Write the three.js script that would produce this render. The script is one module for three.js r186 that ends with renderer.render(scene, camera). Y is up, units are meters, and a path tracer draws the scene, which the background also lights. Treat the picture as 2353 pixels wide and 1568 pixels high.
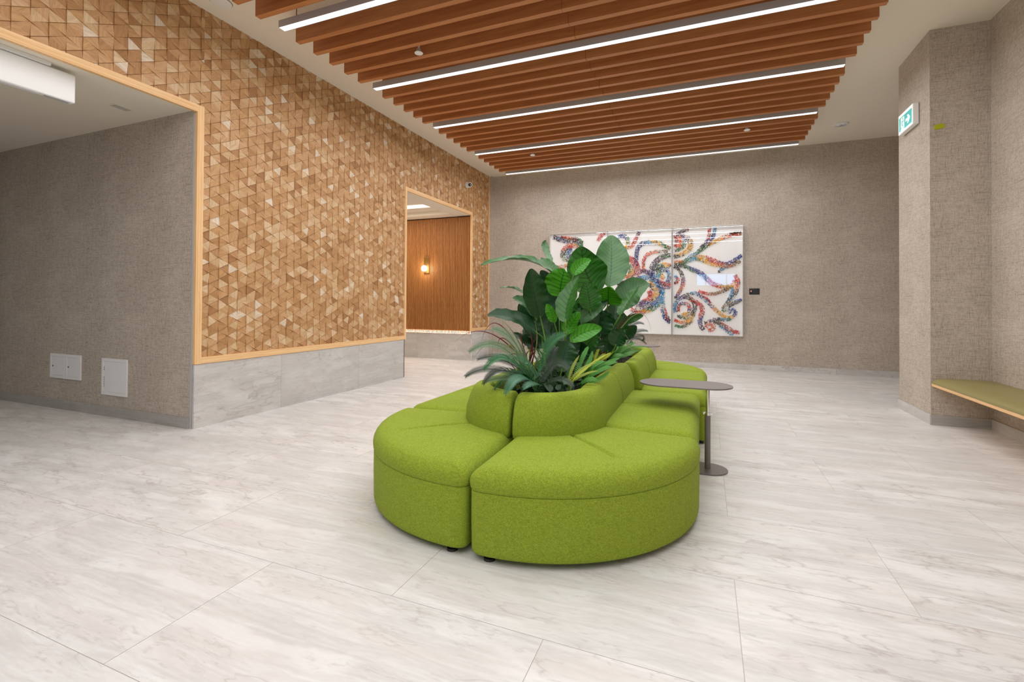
import * as THREE from 'three';
import { mergeGeometries } from 'three/addons/utils/BufferGeometryUtils.js';
import { RoundedBoxGeometry } from 'three/addons/geometries/RoundedBoxGeometry.js';
import { RectAreaLightUniformsLib } from 'three/addons/lights/RectAreaLightUniformsLib.js';

// ---------------------------------------------------------------- camera, sky, exposure
const scene = new THREE.Scene();
const FOCAL = 1096.5;                                      // pixels of the 2353 x 1568 frame
const camera = new THREE.PerspectiveCamera(2 * Math.atan(784 / FOCAL) * 180 / Math.PI, 2353 / 1568, 0.05, 80);
camera.position.set(4.4393, 1.2, 9.6009);
camera.rotation.order = 'YXZ';
camera.rotation.set(0.6035 * Math.PI / 180, 22.0697 * Math.PI / 180, 0.3282 * Math.PI / 180);
camera.setViewOffset(2353, 1568, 0, 100.8, 2353, 1568);    // the photograph's lens is shifted downwards
scene.add(camera);
scene.background = new THREE.Color().setRGB(1.3, 2.9, 5.2);  // daylight outside the far transom window behind the camera
RectAreaLightUniformsLib.init();
const renderer = new THREE.WebGLRenderer({ antialias: true });
renderer.toneMapping = THREE.LinearToneMapping;
renderer.toneMappingExposure = 1.0;
renderer.shadowMap.enabled = true;
const LAMP = 38;                                           // luminance of the linear ceiling lights
const LAMP_COLOR = new THREE.Color(0.985, 0.988, 1.0);

// ---------------------------------------------------------------- helpers
const CEIL = 3.9676, SLAT_Y = 3.72, OPEN_Y = 2.97;
let seedState = 12345;
const rnd = () => { seedState = (seedState + 0x6d2b79f5) | 0; let t = Math.imul(seedState ^ (seedState >>> 15), 1 | seedState); t = (t + Math.imul(t ^ (t >>> 7), 61 | t)) ^ t; return ((t ^ (t >>> 14)) >>> 0) / 4294967296; };
const rr = (a, b) => a + (b - a) * rnd();
const clamp = (x, a, b) => Math.min(b, Math.max(a, x));
const smooth = (a, b, x) => { const t = clamp((x - a) / (b - a), 0, 1); return t * t * (3 - 2 * t); };
const V = (x, y, z) => new THREE.Vector3(x, y, z);
const taken = {};
function numbered(name) { const n = taken[name] = (taken[name] ?? -1) + 1; return n ? name + '_' + String(n).padStart(3, '0') : name; }
function shade(o) { o.castShadow = true; o.receiveShadow = true; return o; }
function part(name, geo, mat, parent) { const m = shade(new THREE.Mesh(geo, mat)); m.name = name; parent.add(m); return m; }
function tag(o, label, category, group) { o.userData.label = label; o.userData.category = category; if (group) o.userData.group = group; return o; }
function thing(name, label, category, pos = [0, 0, 0], turn = 0, group) {
  const g = new THREE.Group(); g.name = numbered(name); g.position.set(...pos); g.rotation.y = turn; scene.add(g);
  return tag(g, label, category, group);
}
function struct(name, geo, mat, label) {
  const m = geo ? new THREE.Mesh(geo, mat) : new THREE.Group(); m.name = name; if (geo) shade(m);
  m.userData.kind = 'structure'; if (label) m.userData.label = label; scene.add(m); return m;
}
// a box between two corners, with uv in metres
function metricUV(geo) {
  const p = geo.attributes.position, n = geo.attributes.normal, uv = new Float32Array(p.count * 2);
  for (let i = 0; i < p.count; i++) {
    const ax = Math.abs(n.getX(i)), ay = Math.abs(n.getY(i)), az = Math.abs(n.getZ(i));
    let u, v;
    if (ay >= ax && ay >= az) { u = p.getX(i); v = -p.getZ(i); } else if (ax >= az) { u = -p.getZ(i); v = p.getY(i); } else { u = p.getX(i); v = p.getY(i); }
    uv[2 * i] = u; uv[2 * i + 1] = v;
  }
  geo.setAttribute('uv', new THREE.BufferAttribute(uv, 2)); return geo;
}
function bx(x0, x1, y0, y1, z0, z1) {
  const g = new THREE.BoxGeometry(x1 - x0, y1 - y0, z1 - z0); g.translate((x0 + x1) / 2, (y0 + y1) / 2, (z0 + z1) / 2); return metricUV(g);
}
function rbx(x0, x1, y0, y1, z0, z1, r = 0.004, s = 2) {
  const g = new RoundedBoxGeometry(x1 - x0, y1 - y0, z1 - z0, s, r); g.translate((x0 + x1) / 2, (y0 + y1) / 2, (z0 + z1) / 2); return metricUV(g);
}
function cyl(r0, r1, h, seg = 24, open = false) { return new THREE.CylinderGeometry(r0, r1, h, seg, 1, open); }
const merge = (list) => mergeGeometries(list.map((g) => { const q = g.index ? g.toNonIndexed() : g; for (const k of Object.keys(q.attributes)) if (!['position', 'normal', 'uv', 'color'].includes(k)) q.deleteAttribute(k); return q; }));
function swapUV(geo) { const u = geo.attributes.uv; for (let i = 0; i < u.count; i++) { const a = u.getX(i); u.setXY(i, u.getY(i), a); } return geo; }
function shiftUV(geo, du, dv) { const u = geo.attributes.uv; for (let i = 0; i < u.count; i++) u.setXY(i, u.getX(i) + du, u.getY(i) + dv); return geo; }

// ---------------------------------------------------------------- computed textures
const hash = (x, y, s) => { let h = Math.imul(x, 374761393) ^ Math.imul(y, 668265263) ^ Math.imul(s, 974634777); h = Math.imul(h ^ (h >>> 13), 1274126177); return ((h ^ (h >>> 16)) >>> 0) / 4294967296; };
function vnoise(x, y, px, py, s) {                          // value noise that repeats after px, py cells
  const xi = Math.floor(x), yi = Math.floor(y), fx = x - xi, fy = y - yi, u = fx * fx * (3 - 2 * fx), v = fy * fy * (3 - 2 * fy);
  const a = ((xi % px) + px) % px, b = (a + 1) % px, c = ((yi % py) + py) % py, d = (c + 1) % py;
  const n0 = hash(a, c, s), n1 = hash(b, c, s), n2 = hash(a, d, s), n3 = hash(b, d, s);
  return n0 + (n1 - n0) * u + (n2 - n0) * v + (n0 - n1 - n2 + n3) * u * v;
}
function fbm(u, v, fx, fy, oct, s) { let t = 0, a = 0.5, n = 0; for (let o = 0; o < oct; o++) { t += a * vnoise(u * fx, v * fy, fx, fy, s + o * 17); n += a; a *= 0.5; fx *= 2; fy *= 2; } return t / n; }
function texture(w, h, fn, { size = [1, 1], color = true } = {}) {   // fn(u, v) -> [r, g, b] in 0..255 sRGB; size in metres
  const d = new Uint8Array(w * h * 4);
  for (let j = 0; j < h; j++) for (let i = 0; i < w; i++) {
    const c = fn((i + 0.5) / w, (j + 0.5) / h, i, j), k = 4 * (j * w + i);
    d[k] = clamp(c[0], 0, 255); d[k + 1] = clamp(c[1], 0, 255); d[k + 2] = clamp(c[2], 0, 255); d[k + 3] = 255;
  }
  const t = new THREE.DataTexture(d, w, h, THREE.RGBAFormat); t.magFilter = THREE.LinearFilter; t.minFilter = THREE.LinearMipmapLinearFilter; t.generateMipmaps = true;
  t.wrapS = t.wrapT = THREE.RepeatWrapping; t.repeat.set(1 / size[0], 1 / size[1]); if (color) t.colorSpace = THREE.SRGBColorSpace; t.needsUpdate = true; return t;
}
const mixc = (a, b, t) => [a[0] + (b[0] - a[0]) * t, a[1] + (b[1] - a[1]) * t, a[2] + (b[2] - a[2]) * t];
function canvasTexture(w, h, draw) {
  const c = document.createElement('canvas'); c.width = w; c.height = h; draw(c.getContext('2d'), w, h);
  const t = new THREE.CanvasTexture(c); t.colorSpace = THREE.SRGBColorSpace; t.anisotropy = 8; return t;
}
const std = (o) => new THREE.MeshStandardMaterial(o);

// woven wall covering: horizontal and vertical slub threads
function linen(u, v, i, j) {
  const slubH = Math.pow(vnoise(u * 40, v * 400, 40, 400, 31), 2.4), slubV = Math.pow(vnoise(u * 400, v * 40, 400, 40, 47), 2.4);
  const longH = Math.pow(vnoise(u * 12, v * 190, 12, 190, 77), 7), longV = Math.pow(vnoise(u * 190, v * 12, 190, 12, 79), 7);
  const fine = hash(i, j, 3), cloud = fbm(u, v, 4, 4, 3, 61);
  return clamp(0.4 * slubH + 0.4 * slubV + 0.36 * longH + 0.3 * longV + 0.46 * fine + 0.2 * hash(i >> 1, j >> 1, 19) - 0.18 + 0.22 * (cloud - 0.5), 0, 1);
}
const linenMap = texture(1024, 1024, (u, v, i, j) => mixc([223, 212, 199], [140, 126, 113], 0.94 * linen(u, v, i, j)), { size: [1.0, 1.0] });
const linenBump = texture(512, 512, (u, v, i, j) => { const d = 255 * (1 - clamp(linen(u, v, i, j), 0, 1)); return [d, d, d]; }, { size: [1.0, 1.0], color: false });
const wallpaper = std({ map: linenMap, bumpMap: linenBump, bumpScale: 0.0006, roughness: 0.92 });

// travertine-look porcelain, veins running along u
function stone(seed, lightness, streak) {
  return (u, v) => {
    const wu = 0.05 * (fbm(u, v, 5, 5, 3, seed + 2) - 0.5), warp = 0.09 * (fbm(u, v, 3, 4, 4, seed + 3) - 0.5);
    const band = fbm(u + wu, v + warp, 2, 8, 5, seed), fineBand = fbm(u + wu, v + warp, 6, 60, 3, seed + 50), cloud = fbm(u + wu, v + warp, 5, 4, 6, seed + 90), grain = fbm(u, v + warp, 40, 90, 3, seed + 120);
    const rg = (fx, fy, k, p) => Math.pow(1 - Math.abs(2 * fbm(u + wu, v + warp * 1.5, fx, fy, 6, seed + k) - 1), p);
    const mask = smooth(0.5, 0.66, fbm(u, v, 3, 5, 3, seed + 170)), mask2 = smooth(0.46, 0.62, fbm(u, v, 5, 7, 3, seed + 180));
    const vein = rg(5, 9, 140, 26) * mask + 0.6 * rg(9, 22, 150, 18) * mask2 * smooth(0.35, 0.6, grain);
    const warm = fbm(u, v, 3, 6, 4, seed + 200);
    const t = streak * (0.8 * (band - 0.5) + 0.6 * (fineBand - 0.5)) + (1.3 - streak) * 1.1 * (cloud - 0.5) + 0.35 * (grain - 0.5);
    let c = mixc([238, 237, 235], [206, 203, 200], clamp(0.42 + 1.05 * t, 0, 1));
    c = mixc(c, [228, 220, 216], 0.4 * smooth(0.5, 0.72, warm));
    c = mixc(c, [248, 248, 247], 0.45 * smooth(0.53, 0.72, fbm(u + wu, v + warp, 4, 7, 5, seed + 230)));
    c = mixc(c, [160, 150, 146], clamp(0.42 * vein, 0, 0.55));
    return c.map((x) => x * lightness);
  };
}
const stoneMaps = [[3, 1.0, 0.75], [23, 0.985, 0.55], [41, 1.0, 0.95], [67, 0.975, 1.05]].map(([s, l, k]) => texture(1024, 512, stone(s * 11, l, k), { size: [1.3, 0.667] }));
const stoneFloor = stoneMaps.map((map) => std({ map, roughness: 0.42 }));
const stoneWall = stoneMaps.map((map) => std({ map, roughness: 0.5, color: 0xeceae8 }));
const stoneSkirting = std({ map: stoneMaps[3], roughness: 0.5, color: 0xcfcdcb });
const grout = std({ color: 0xcabfb9, roughness: 0.95 });

// wood, grain along u
function wood(light, dark, fy, contrast, seed, cathedral = 0.5) {
  return (u, v) => {
    const warp = 0.08 * (fbm(u, v, 2, 3, 3, seed) - 0.5);
    const ring = Math.sin(Math.PI * 2 * fy * (v + warp * cathedral * 4 + 0.25 * fbm(u, v, 1, 3, 2, seed + 9)));
    const fine = fbm(u, v + warp, 3, 90, 3, seed + 30), pore = Math.pow(fbm(u, v, 10, 160, 2, seed + 60), 3), tone = fbm(u, v, 2, 5, 3, seed + 80);
    const t = clamp(0.42 + contrast * (0.22 * ring + 0.75 * (fine - 0.5) + 1.3 * (pore - 0.14) + 0.55 * (tone - 0.5)), 0, 1);
    return mixc(light, dark, t);
  };
}
const slatMap = texture(1024, 256, wood([212, 142, 86], [164, 98, 54], 5, 0.5, 71, 1), { size: [1.6, 0.4] });
const slatWood = std({ map: slatMap, roughness: 0.5 });
const trimMap = texture(1024, 128, wood([255, 218, 168], [236, 180, 118], 4, 0.8, 15, 1), { size: [1.2, 0.15] });
const trimWood = std({ map: trimMap, roughness: 0.5 });
const reededMap = texture(1024, 256, wood([212, 148, 84], [152, 94, 44], 14, 1.0, 133, 0.4), { size: [1.6, 0.3] });
const reededWood = std({ map: reededMap, roughness: 0.55 });
const oakMap = texture(512, 512, wood([255, 252, 248], [212, 196, 178], 7, 0.62, 201, 0.7), { size: [0.28, 0.28] });
const TILE_TONES = [0xdfb588, 0xd3a676, 0xe7c69c, 0xc99b6a, 0xf1d6b3, 0xb8895a, 0xdaae7c, 0xf9ecdb];
const tileWood = TILE_TONES.map((color) => std({ map: oakMap, color, roughness: 0.6 }));
const tileWoodTinted = std({ map: oakMap, vertexColors: true, roughness: 0.6 });
const darkBacking = std({ color: 0x4a2c14, roughness: 0.9 });

const paint = std({ color: 0xf3e9d9, roughness: 0.9 });
const whitePlastic = std({ color: 0xf3f2f0, roughness: 0.4 });
const whiteMetal = std({ color: 0xf4f5f6, roughness: 0.45 });
const aluminium = std({ color: 0xc3c4c6, roughness: 0.45, metalness: 0.15 });
const chrome = std({ color: 0xe8e8e8, roughness: 0.12, metalness: 1 });
const blackPlastic = std({ color: 0x16161a, roughness: 0.35 });
const darkMetal = std({ color: 0x7c7471, roughness: 0.36, metalness: 0.0 });
const brass = std({ color: 0xb08a4e, roughness: 0.32, metalness: 0.9 });
// ---------------------------------------------------------------- the room
// floor: porcelain tiles in half bond on a grout bed
{
  const floor = struct('floor', null, null, 'pale streaked stone tile floor');
  part('grout_bed', bx(-6, 9, -0.12, -0.002, -0.15, 13.2), grout, floor);
  const TX = 1.302, TZ = 0.667, gap = 0.0024;
  const tileGeo = [0, 1].map((flip) => { const g = bx(-TX / 2 + gap / 2, TX / 2 - gap / 2, -0.012, 0, -TZ / 2 + gap / 2, TZ / 2 - gap / 2); const u = g.attributes.uv; for (let i = 0; i < u.count; i++) u.setXY(i, (flip ? -1 : 1) * u.getX(i) + 0.65, (flip ? -1 : 1) * u.getY(i) + 0.333); return g; });
  for (let r = -10; r <= 9; r++) {
    const zc = 6.636 + TZ * (r + 0.5); if (zc < 0.1 || zc > 13) continue;
    const off = ((r % 2) + 2) % 2 === 0 ? 0 : -0.651;
    for (let k = -5; k <= 6; k++) {
      const xc = 0.0 + TX * (k + 0.5) + off; if (xc < -5.4 || xc > 8.5) continue;
      const m = part('floor_tile', tileGeo[rnd() < 0.5 ? 0 : 1], stoneFloor[Math.floor(rnd() * 4)], floor); m.position.set(xc, 0, zc);
    }
  }
}
// ceiling of the hall
struct('ceiling', bx(-0.3, 9, CEIL, CEIL + 0.15, -0.15, 13.2), paint, 'off white painted ceiling above the slats');
// back wall and its shallow corner pilaster
{
  const w = struct('wall_back', null, null, 'woven beige covered wall behind the artwork');
  part('wall_panel', bx(0.0, 9, 0, CEIL, -0.15, 0), wallpaper, w);
  part('corner_pilaster', bx(0.0, 0.1, 0, CEIL, 0, 0.058), wallpaper, w);
}
struct('wall_right_far', bx(9, 9.15, 0, CEIL, -0.15, 2.77), wallpaper);
{ // pillar block and the recess wall on the right
  const w = struct('wall_right', null, null, 'beige woven covered pillar and bench recess wall');
  part('pillar', bx(6.527, 9, 0, CEIL, 2.77, 3.5976), wallpaper, w);
  part('recess_wall', bx(7.0, 9, 0, CEIL, 3.5976, 13.2), wallpaper, w);
}
{ // wall behind the camera with a transom window
  const x0 = 4.06, x1 = 5.62, y0 = 1.95, y1 = 2.5;
  const w = struct('wall_front', null, null, 'wall opposite the artwork with a window');
  part('wall_panel', merge([bx(-0.3, x0, 0, CEIL, 13, 13.15), bx(x1, 7, 0, CEIL, 13, 13.15), bx(x0, x1, 0, y0, 13, 13.15), bx(x0, x1, y1, CEIL, 13, 13.15)]), wallpaper, w);
  const win = struct('window_1', null, null, 'transom window of three panes');
  part('window_frame', merge([bx(x0, x1, y0, y0 + 0.03, 13.02, 13.1), bx(x0, x1, y1 - 0.03, y1, 13.02, 13.1), bx(x0, x0 + 0.03, y0, y1, 13.02, 13.1), bx(x1 - 0.03, x1, y0, y1, 13.02, 13.1), bx(4.43, 4.47, y0, y1, 13.02, 13.1), bx(5.26, 5.3, y0, y1, 13.02, 13.1)]), blackPlastic, win);
  const glass = new THREE.MeshPhysicalMaterial({ color: 0xffffff, transmission: 1, roughness: 0, thickness: 0, ior: 1.45 });
  for (const [a, b] of [[x0 + 0.03, 4.43], [4.47, 5.26], [5.3, x1 - 0.03]]) part('pane', bx(a, b, y0 + 0.03, y1 - 0.03, 13.05, 13.056), glass, win);
}
// left wall: core with two openings, triangular timber tiles, stone base
const DOOR_Z0 = 0.925, DOOR_Z1 = 3.195, BIG_Z0 = 6.585, BIG_Z1 = 9.4;
const wallLeft = struct('wall_left', null, null, 'wall clad in small triangular oak tiles above a stone base');
part('wall_core', merge([
  bx(-0.2, 0, 0, CEIL, -0.15, 0.842), bx(-0.2, 0, OPEN_Y + 0.03, CEIL, 0.842, DOOR_Z1), bx(-0.2, 0, 0, CEIL, DOOR_Z1, BIG_Z0 - 0.02),
  bx(-0.2, 0, OPEN_Y + 0.03, CEIL, BIG_Z0 - 0.02, BIG_Z1)]), darkBacking, wallLeft);
part('wall_end', bx(-0.2, 0.02, 0, CEIL, BIG_Z1, 13), wallpaper, wallLeft);
{ // stone base panels
  const P = [[0.06, 0.875], [3.243, 4.293], [4.295, 5.594], [5.596, 6.583]];
  P.forEach(([a, b], i) => part('base_tile', shiftUV(bx(0, 0.022, 0, 0.598, a, b), 0.4 * i, 0.1 + 0.21 * i), stoneWall[[2, 3, 1, 0][i]], wallLeft));
}
{ // triangular tiles on a lattice of upright and slanting lines, corners raised by turns
  const CZ = 0.1022, CY = 0.103, Z0 = 6.449, Y0 = 1.774, BASE = 0.011, STEP = 0.0092, GAP = 0.0008;
  const mod3 = (n) => ((n % 3) + 3) % 3;
  const height = (type, k, rd) => { const t0 = mod3(k + rd) === 0; return BASE + (type === 'U' ? (t0 ? STEP : 0) : (t0 ? 0 : STEP)); };
  function clipRect(poly, r) {
    const cut = (ps, inside, cross) => { const out = []; for (let i = 0; i < ps.length; i++) { const a = ps[i], b = ps[(i + 1) % ps.length], ia = inside(a), ib = inside(b); if (ia) out.push(a); if (ia !== ib) out.push(cross(a, b)); } return out; };
    const lerp = (a, b, t) => a.map((x, i) => x + (b[i] - x) * t);
    for (const [ax, lim, s] of [[0, r[0], 1], [0, r[1], -1], [1, r[2], 1], [1, r[3], -1]]) { poly = cut(poly, (p) => s * (p[ax] - lim) >= 0, (a, b) => lerp(a, b, (lim - a[ax]) / (b[ax] - a[ax]))); if (poly.length < 3) return null; }
    return poly;
  }
  function prism(poly, rot, du, dv) {                      // poly of [z, y, height]; corners ordered against the clock as seen from +x
    const pos = [], uv = [], c = Math.cos(rot), s = Math.sin(rot);
    const put = (p, h) => { pos.push(h, p[1], p[0]); const a = -p[0], b = p[1]; uv.push(a * c - b * s + du, a * s + b * c + dv); };
    for (let i = 1; i < poly.length - 1; i++) for (const q of [poly[0], poly[i], poly[i + 1]]) put(q, q[2]);
    for (let i = 0; i < poly.length; i++) { const a = poly[i], b = poly[(i + 1) % poly.length]; put(a, 0.001); put(b, 0.001); put(b, b[2]); put(a, 0.001); put(b, b[2]); put(a, a[2]); }
    const g = new THREE.BufferGeometry(); g.setAttribute('position', new THREE.Float32BufferAttribute(pos, 3)); g.setAttribute('uv', new THREE.Float32BufferAttribute(uv, 2)); g.computeVertexNormals(); return g;
  }
  function inset(poly, d) {                                // shrink a triangle by d on every side
    const n = poly.length, out = [];
    for (let i = 0; i < n; i++) {
      const p = poly[(i + n - 1) % n], q = poly[i], r = poly[(i + 1) % n];
      const e0 = [q[0] - p[0], q[1] - p[1]], e1 = [r[0] - q[0], r[1] - q[1]], l0 = Math.hypot(...e0), l1 = Math.hypot(...e1);
      const area = poly.reduce((s, a, k) => { const b = poly[(k + 1) % n]; return s + a[0] * b[1] - b[0] * a[1]; }, 0), sg = Math.sign(area);
      const n0 = [-e0[1] / l0 * sg, e0[0] / l0 * sg], n1 = [-e1[1] / l1 * sg, e1[0] / l1 * sg], k = d / (1 + n0[0] * n1[0] + n0[1] * n1[1]);
      out.push([q[0] + (n0[0] + n1[0]) * k, q[1] + (n0[1] + n1[1]) * k, q[2]]);
    }
    return out;
  }
  const REGIONS = [[DOOR_Z1 + 0.048, 6.52, 0.66, CEIL], [6.52, BIG_Z1, 3.036, CEIL], [0.877, DOOR_Z1 + 0.048, 3.028, CEIL], [0.095, 0.877, 0.66, CEIL]];
  const tiles = [], rest = [];
  REGIONS.forEach((R, ri) => {
    const k0 = Math.floor((Z0 - R[1]) / CZ) - 1, k1 = Math.ceil((Z0 - R[0]) / CZ) + 1, r0 = Math.floor((Y0 - R[3]) / CY) - 1, r1 = Math.ceil((Y0 - R[2]) / CY) + 1;
    for (let k = k0; k <= k1; k++) for (let r = r0 + Math.floor(k / 2) - 1; r <= r1 + Math.ceil(k / 2) + 1; r++) for (const type of ['U', 'L']) {
      const nodes = type === 'U' ? [[k, r], [k + 1, r + 1], [k + 1, r]] : [[k, r], [k, r + 1], [k + 1, r + 1]];
      const tri = inset(nodes.map(([a, b]) => [Z0 - CZ * a, Y0 - CY * (b - a / 2), height(type, a, b)]), GAP);
      const poly = clipRect(tri, R); if (!poly) continue;
      const zc = poly.reduce((s, p) => s + p[0], 0) / poly.length, yc = poly.reduce((s, p) => s + p[1], 0) / poly.length;
      const whole = poly.length === 3 && tri.every((p, i) => Math.abs(p[0] - poly[i][0]) + Math.abs(p[1] - poly[i][1]) < 1e-9);
      const d = Math.hypot(4.44, zc - 9.6, yc - 1.2), inView = zc < 7.85 && !(zc > 6.6 && yc > 3.75 + (7.9 - zc) * -0.9 + 0.9);
      const pick = rnd(), tone = pick < 0.25 ? 0 : pick < 0.47 ? 1 : pick < 0.61 ? 2 : pick < 0.72 ? 3 : pick < 0.79 ? 4 : pick < 0.83 ? 5 : pick < 0.97 ? 6 : 7;
      const grain = Math.floor(rnd() * 4);
      const key = type + mod3(k + r) + grain;
      tiles.push({ poly, type, k, r, tone, grain, key, whole, size: whole && inView ? 1 / (d * d * d) : 0, du: rnd(), dv: rnd() });
    }
  });
  tiles.sort((a, b) => b.size - a.size);
  const geos = {}, ANG = [0, Math.PI / 2, Math.PI / 4, -Math.PI / 4];
  tiles.forEach((t, i) => {
    if (i < 300 && t.whole) {
      const v = t.key + (i % 3);
      const ox = Z0 - CZ * t.k, oy = Y0 - CY * (t.r - t.k / 2);
      geos[v] ??= prism(t.poly.map((p) => [p[0] - ox, p[1] - oy, p[2]]), ANG[t.grain], t.du, t.dv);
      const m = part('wood_tile', geos[v], tileWood[t.tone], wallLeft); m.position.set(0, oy, ox);
    } else {
      const g = prism(t.poly, ANG[t.grain], t.du, t.dv), c = new THREE.Color(TILE_TONES[t.tone]), n = g.attributes.position.count, a = new Float32Array(n * 3);
      for (let j = 0; j < n; j++) { a[3 * j] = c.r; a[3 * j + 1] = c.g; a[3 * j + 2] = c.b; }
      g.setAttribute('color', new THREE.BufferAttribute(a, 3)); rest.push(g);
    }
  });
  const m = part('wood_tile_field', mergeGeometries(rest), tileWoodTinted, wallLeft); m.userData.kind = 'stuff';
}
// oak trims around the tiled field; grain along the piece
{
  const V_ = (x0, x1, y0, y1, z0, z1) => swapUV(rbx(x0, x1, y0, y1, z0, z1, 0.002, 1)), H_ = (x0, x1, y0, y1, z0, z1) => rbx(x0, x1, y0, y1, z0, z1, 0.002, 1);
  let n = 0; const trim = (geos, label) => { const t = struct('trim_' + (++n), null, null, label); for (const g of geos) part('trim_board', shiftUV(g, rnd(), rnd()), trimWood, t); return t; };
  trim([V_(-0.004, 0.03, 0.6, 3.036, 6.52, BIG_Z0), H_(-0.01, 0.03, OPEN_Y, 3.038, BIG_Z0 - 0.001, BIG_Z1), H_(0, 0.03, 0.6, 0.662, DOOR_Z1 + 0.048, 6.52)], 'pale oak trim framing the wide opening');
  trim([V_(-0.01, 0.03, 0.6, 3.03, DOOR_Z1, DOOR_Z1 + 0.048), H_(-0.01, 0.03, OPEN_Y, 3.03, DOOR_Z0, DOOR_Z1), V_(-0.004, 0.03, 0.6, 3.03, DOOR_Z0 - 0.048, DOOR_Z0)], 'pale oak trim framing the doorway');
  trim([H_(0, 0.03, 0.6, 0.662, 0.095, 0.877), V_(0, 0.03, 0.6, CEIL, 0.06, 0.095)], 'pale oak trim at the end of the tiled wall');
}
// side room through the wide opening on the left
{
  struct('wall_side_room', bx(-6, -0.022, 0, 3.0, 6.35, 6.59), wallpaper, 'dim woven covered wall with access panels');
  struct('ceiling_side_room', merge([bx(-6, -0.2, 2.985, 3.1, 6.4, 13.2), bx(-0.2, -0.0105, 2.985, 2.999, 6.566, BIG_Z1)]), paint);
  struct('wall_side_room_left', bx(-6.15, -6, 0, 3.1, 6.35, 13.2), wallpaper);
  struct('wall_side_room_front', bx(-6, -0.2, 0, 3.1, 13, 13.15), wallpaper);
  struct('trim_edge', bx(-0.022, -0.0045, 0, 2.97, 6.58, 6.592), aluminium, 'thin metal edge strip at the wall corner');
  const b = struct('baseboard_side_room', null, null, 'grey stone skirting under the access panels');
  for (let k = 0; k < 5; k++) { const a = -1.2985 - 1.3 * k; part('skirting_tile', shiftUV(bx(a + 0.001, k ? a + 1.299 : -0.03, 0, 0.1, 6.59, 6.602), k * 0.37, 0.3 + 0.17 * k), stoneSkirting, b); }
  const lamp = thing('added_fill_panel', 'added unseen fill light panel on the side room ceiling', 'ceiling light', [-2.4, 2.985, 9.3]);  // fill light added out of view to brighten the soffit and side wall
  part('frame', bx(-0.62, 0.62, -0.012, 0, -0.17, 0.17), whiteMetal, lamp);
  part('lens', bx(-0.6, 0.6, -0.016, -0.0121, -0.15, 0.15), std({ color: 0xffffff, emissive: 0xffffff, emissiveIntensity: 1.5 }), lamp);
  const L = new THREE.RectAreaLight(new THREE.Color(0.97, 1, 0.98), 10, 1.2, 0.3); L.position.set(-2.4, 2.967, 9.3); L.rotation.x = -Math.PI / 2; scene.add(L);
}
// passage behind the doorway
{
  const zb = 0.872, XL = -3.2;
  struct('wall_passage_back', bx(XL, -0.2, 0, 3.4, zb - 0.2, zb - 0.031), darkBacking);
  const base = struct('baseboard_passage', null, null, 'tall stone base under the reeded wall');
  part('base_tile', shiftUV(bx(-0.001 - 1.294, -0.0, 0, 0.545, zb - 0.03, zb), 0.4, 0.1), stoneWall[1], base);
  part('base_tile', shiftUV(bx(XL, -1.297, 0, 0.545, zb - 0.03, zb), 0.4, 0.33), stoneWall[3], base);
  struct('wall_passage_left', bx(XL - 0.15, XL, 0, 3.4, zb - 0.2, 5), paint);
  struct('wall_passage_front', bx(XL, -0.2, 0, 3.4, 4.2, 4.35), paint);
  // dropped border with a tray in the middle
  const c = struct('ceiling_passage', null, null, 'passage ceiling with a recessed light tray');
  part('soffit', merge([bx(-0.345, -0.2, 2.976, 3.3, zb - 0.03, 4.2), bx(-0.2, -0.0105, 2.976, 2.999, 0.843, DOOR_Z1), bx(XL, -0.345, 2.972, 3.3, zb - 0.03, 1.19), bx(XL, -0.345, 2.972, 3.3, 3.3, 4.2)]), paint, c);
  part('tray', bx(XL, -0.2, 3.06, 3.4, zb - 0.03, 4.2), paint, c);
  const lamp = thing('tray_light', 'glowing strip in the ceiling tray beyond the doorway', 'light', [-1.65, 3.06, 1.73]);
  part('lens', bx(-1.2, 1.2, -0.03, 0, -0.07, 0.07), std({ color: 0xffffff, emissive: 0xfff0dc, emissiveIntensity: 1.6 }), lamp);
  const L = new THREE.RectAreaLight(new THREE.Color(1, 0.93, 0.82), 26, 2.4, 0.14); L.position.set(-1.65, 3.027, 1.73); L.rotation.x = -Math.PI / 2; scene.add(L);
  // reeded timber wall above the stone base
  const rw = thing('reeded_wall_panel', 'wall panel of narrow vertical timber slats beyond the doorway', 'wall panel', [0, 0, 0]);
  part('backing', swapUV(bx(XL, -0.0, 0.60, 2.955, zb - 0.03, zb + 0.002)), reededWood, rw);
  const g = swapUV(bx(-0.0095, 0.0095, 0.552, 2.945, 0, 0.02));
  const gs = [0, 1, 2, 3, 4].map((i) => shiftUV(g.clone(), i * 0.31, i * 0.061));
  for (let k = 0; k < 88; k++) { const m = part('slat', gs[(k * 3 + (k % 7)) % 5], reededWood, rw); m.position.set(-0.022 - 0.0352 * k, 0, zb + 0.002); }
  const strip = thing('light_strip', 'glowing strip hidden under the timber slats above the stone base', 'light', [0, 0, 0]);
  part('lens', bx(XL, -0.02, 0.549, 0.598, zb - 0.029, zb - 0.02), std({ color: 0xffffff, emissive: 0xfff3e0, emissiveIntensity: 5 }), strip);
  const S = new THREE.RectAreaLight(new THREE.Color(1, 0.9, 0.74), 16, 3.1, 0.046); S.position.set(-1.6, 0.5735, zb - 0.018); S.rotation.y = Math.PI; scene.add(S);
}
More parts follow.
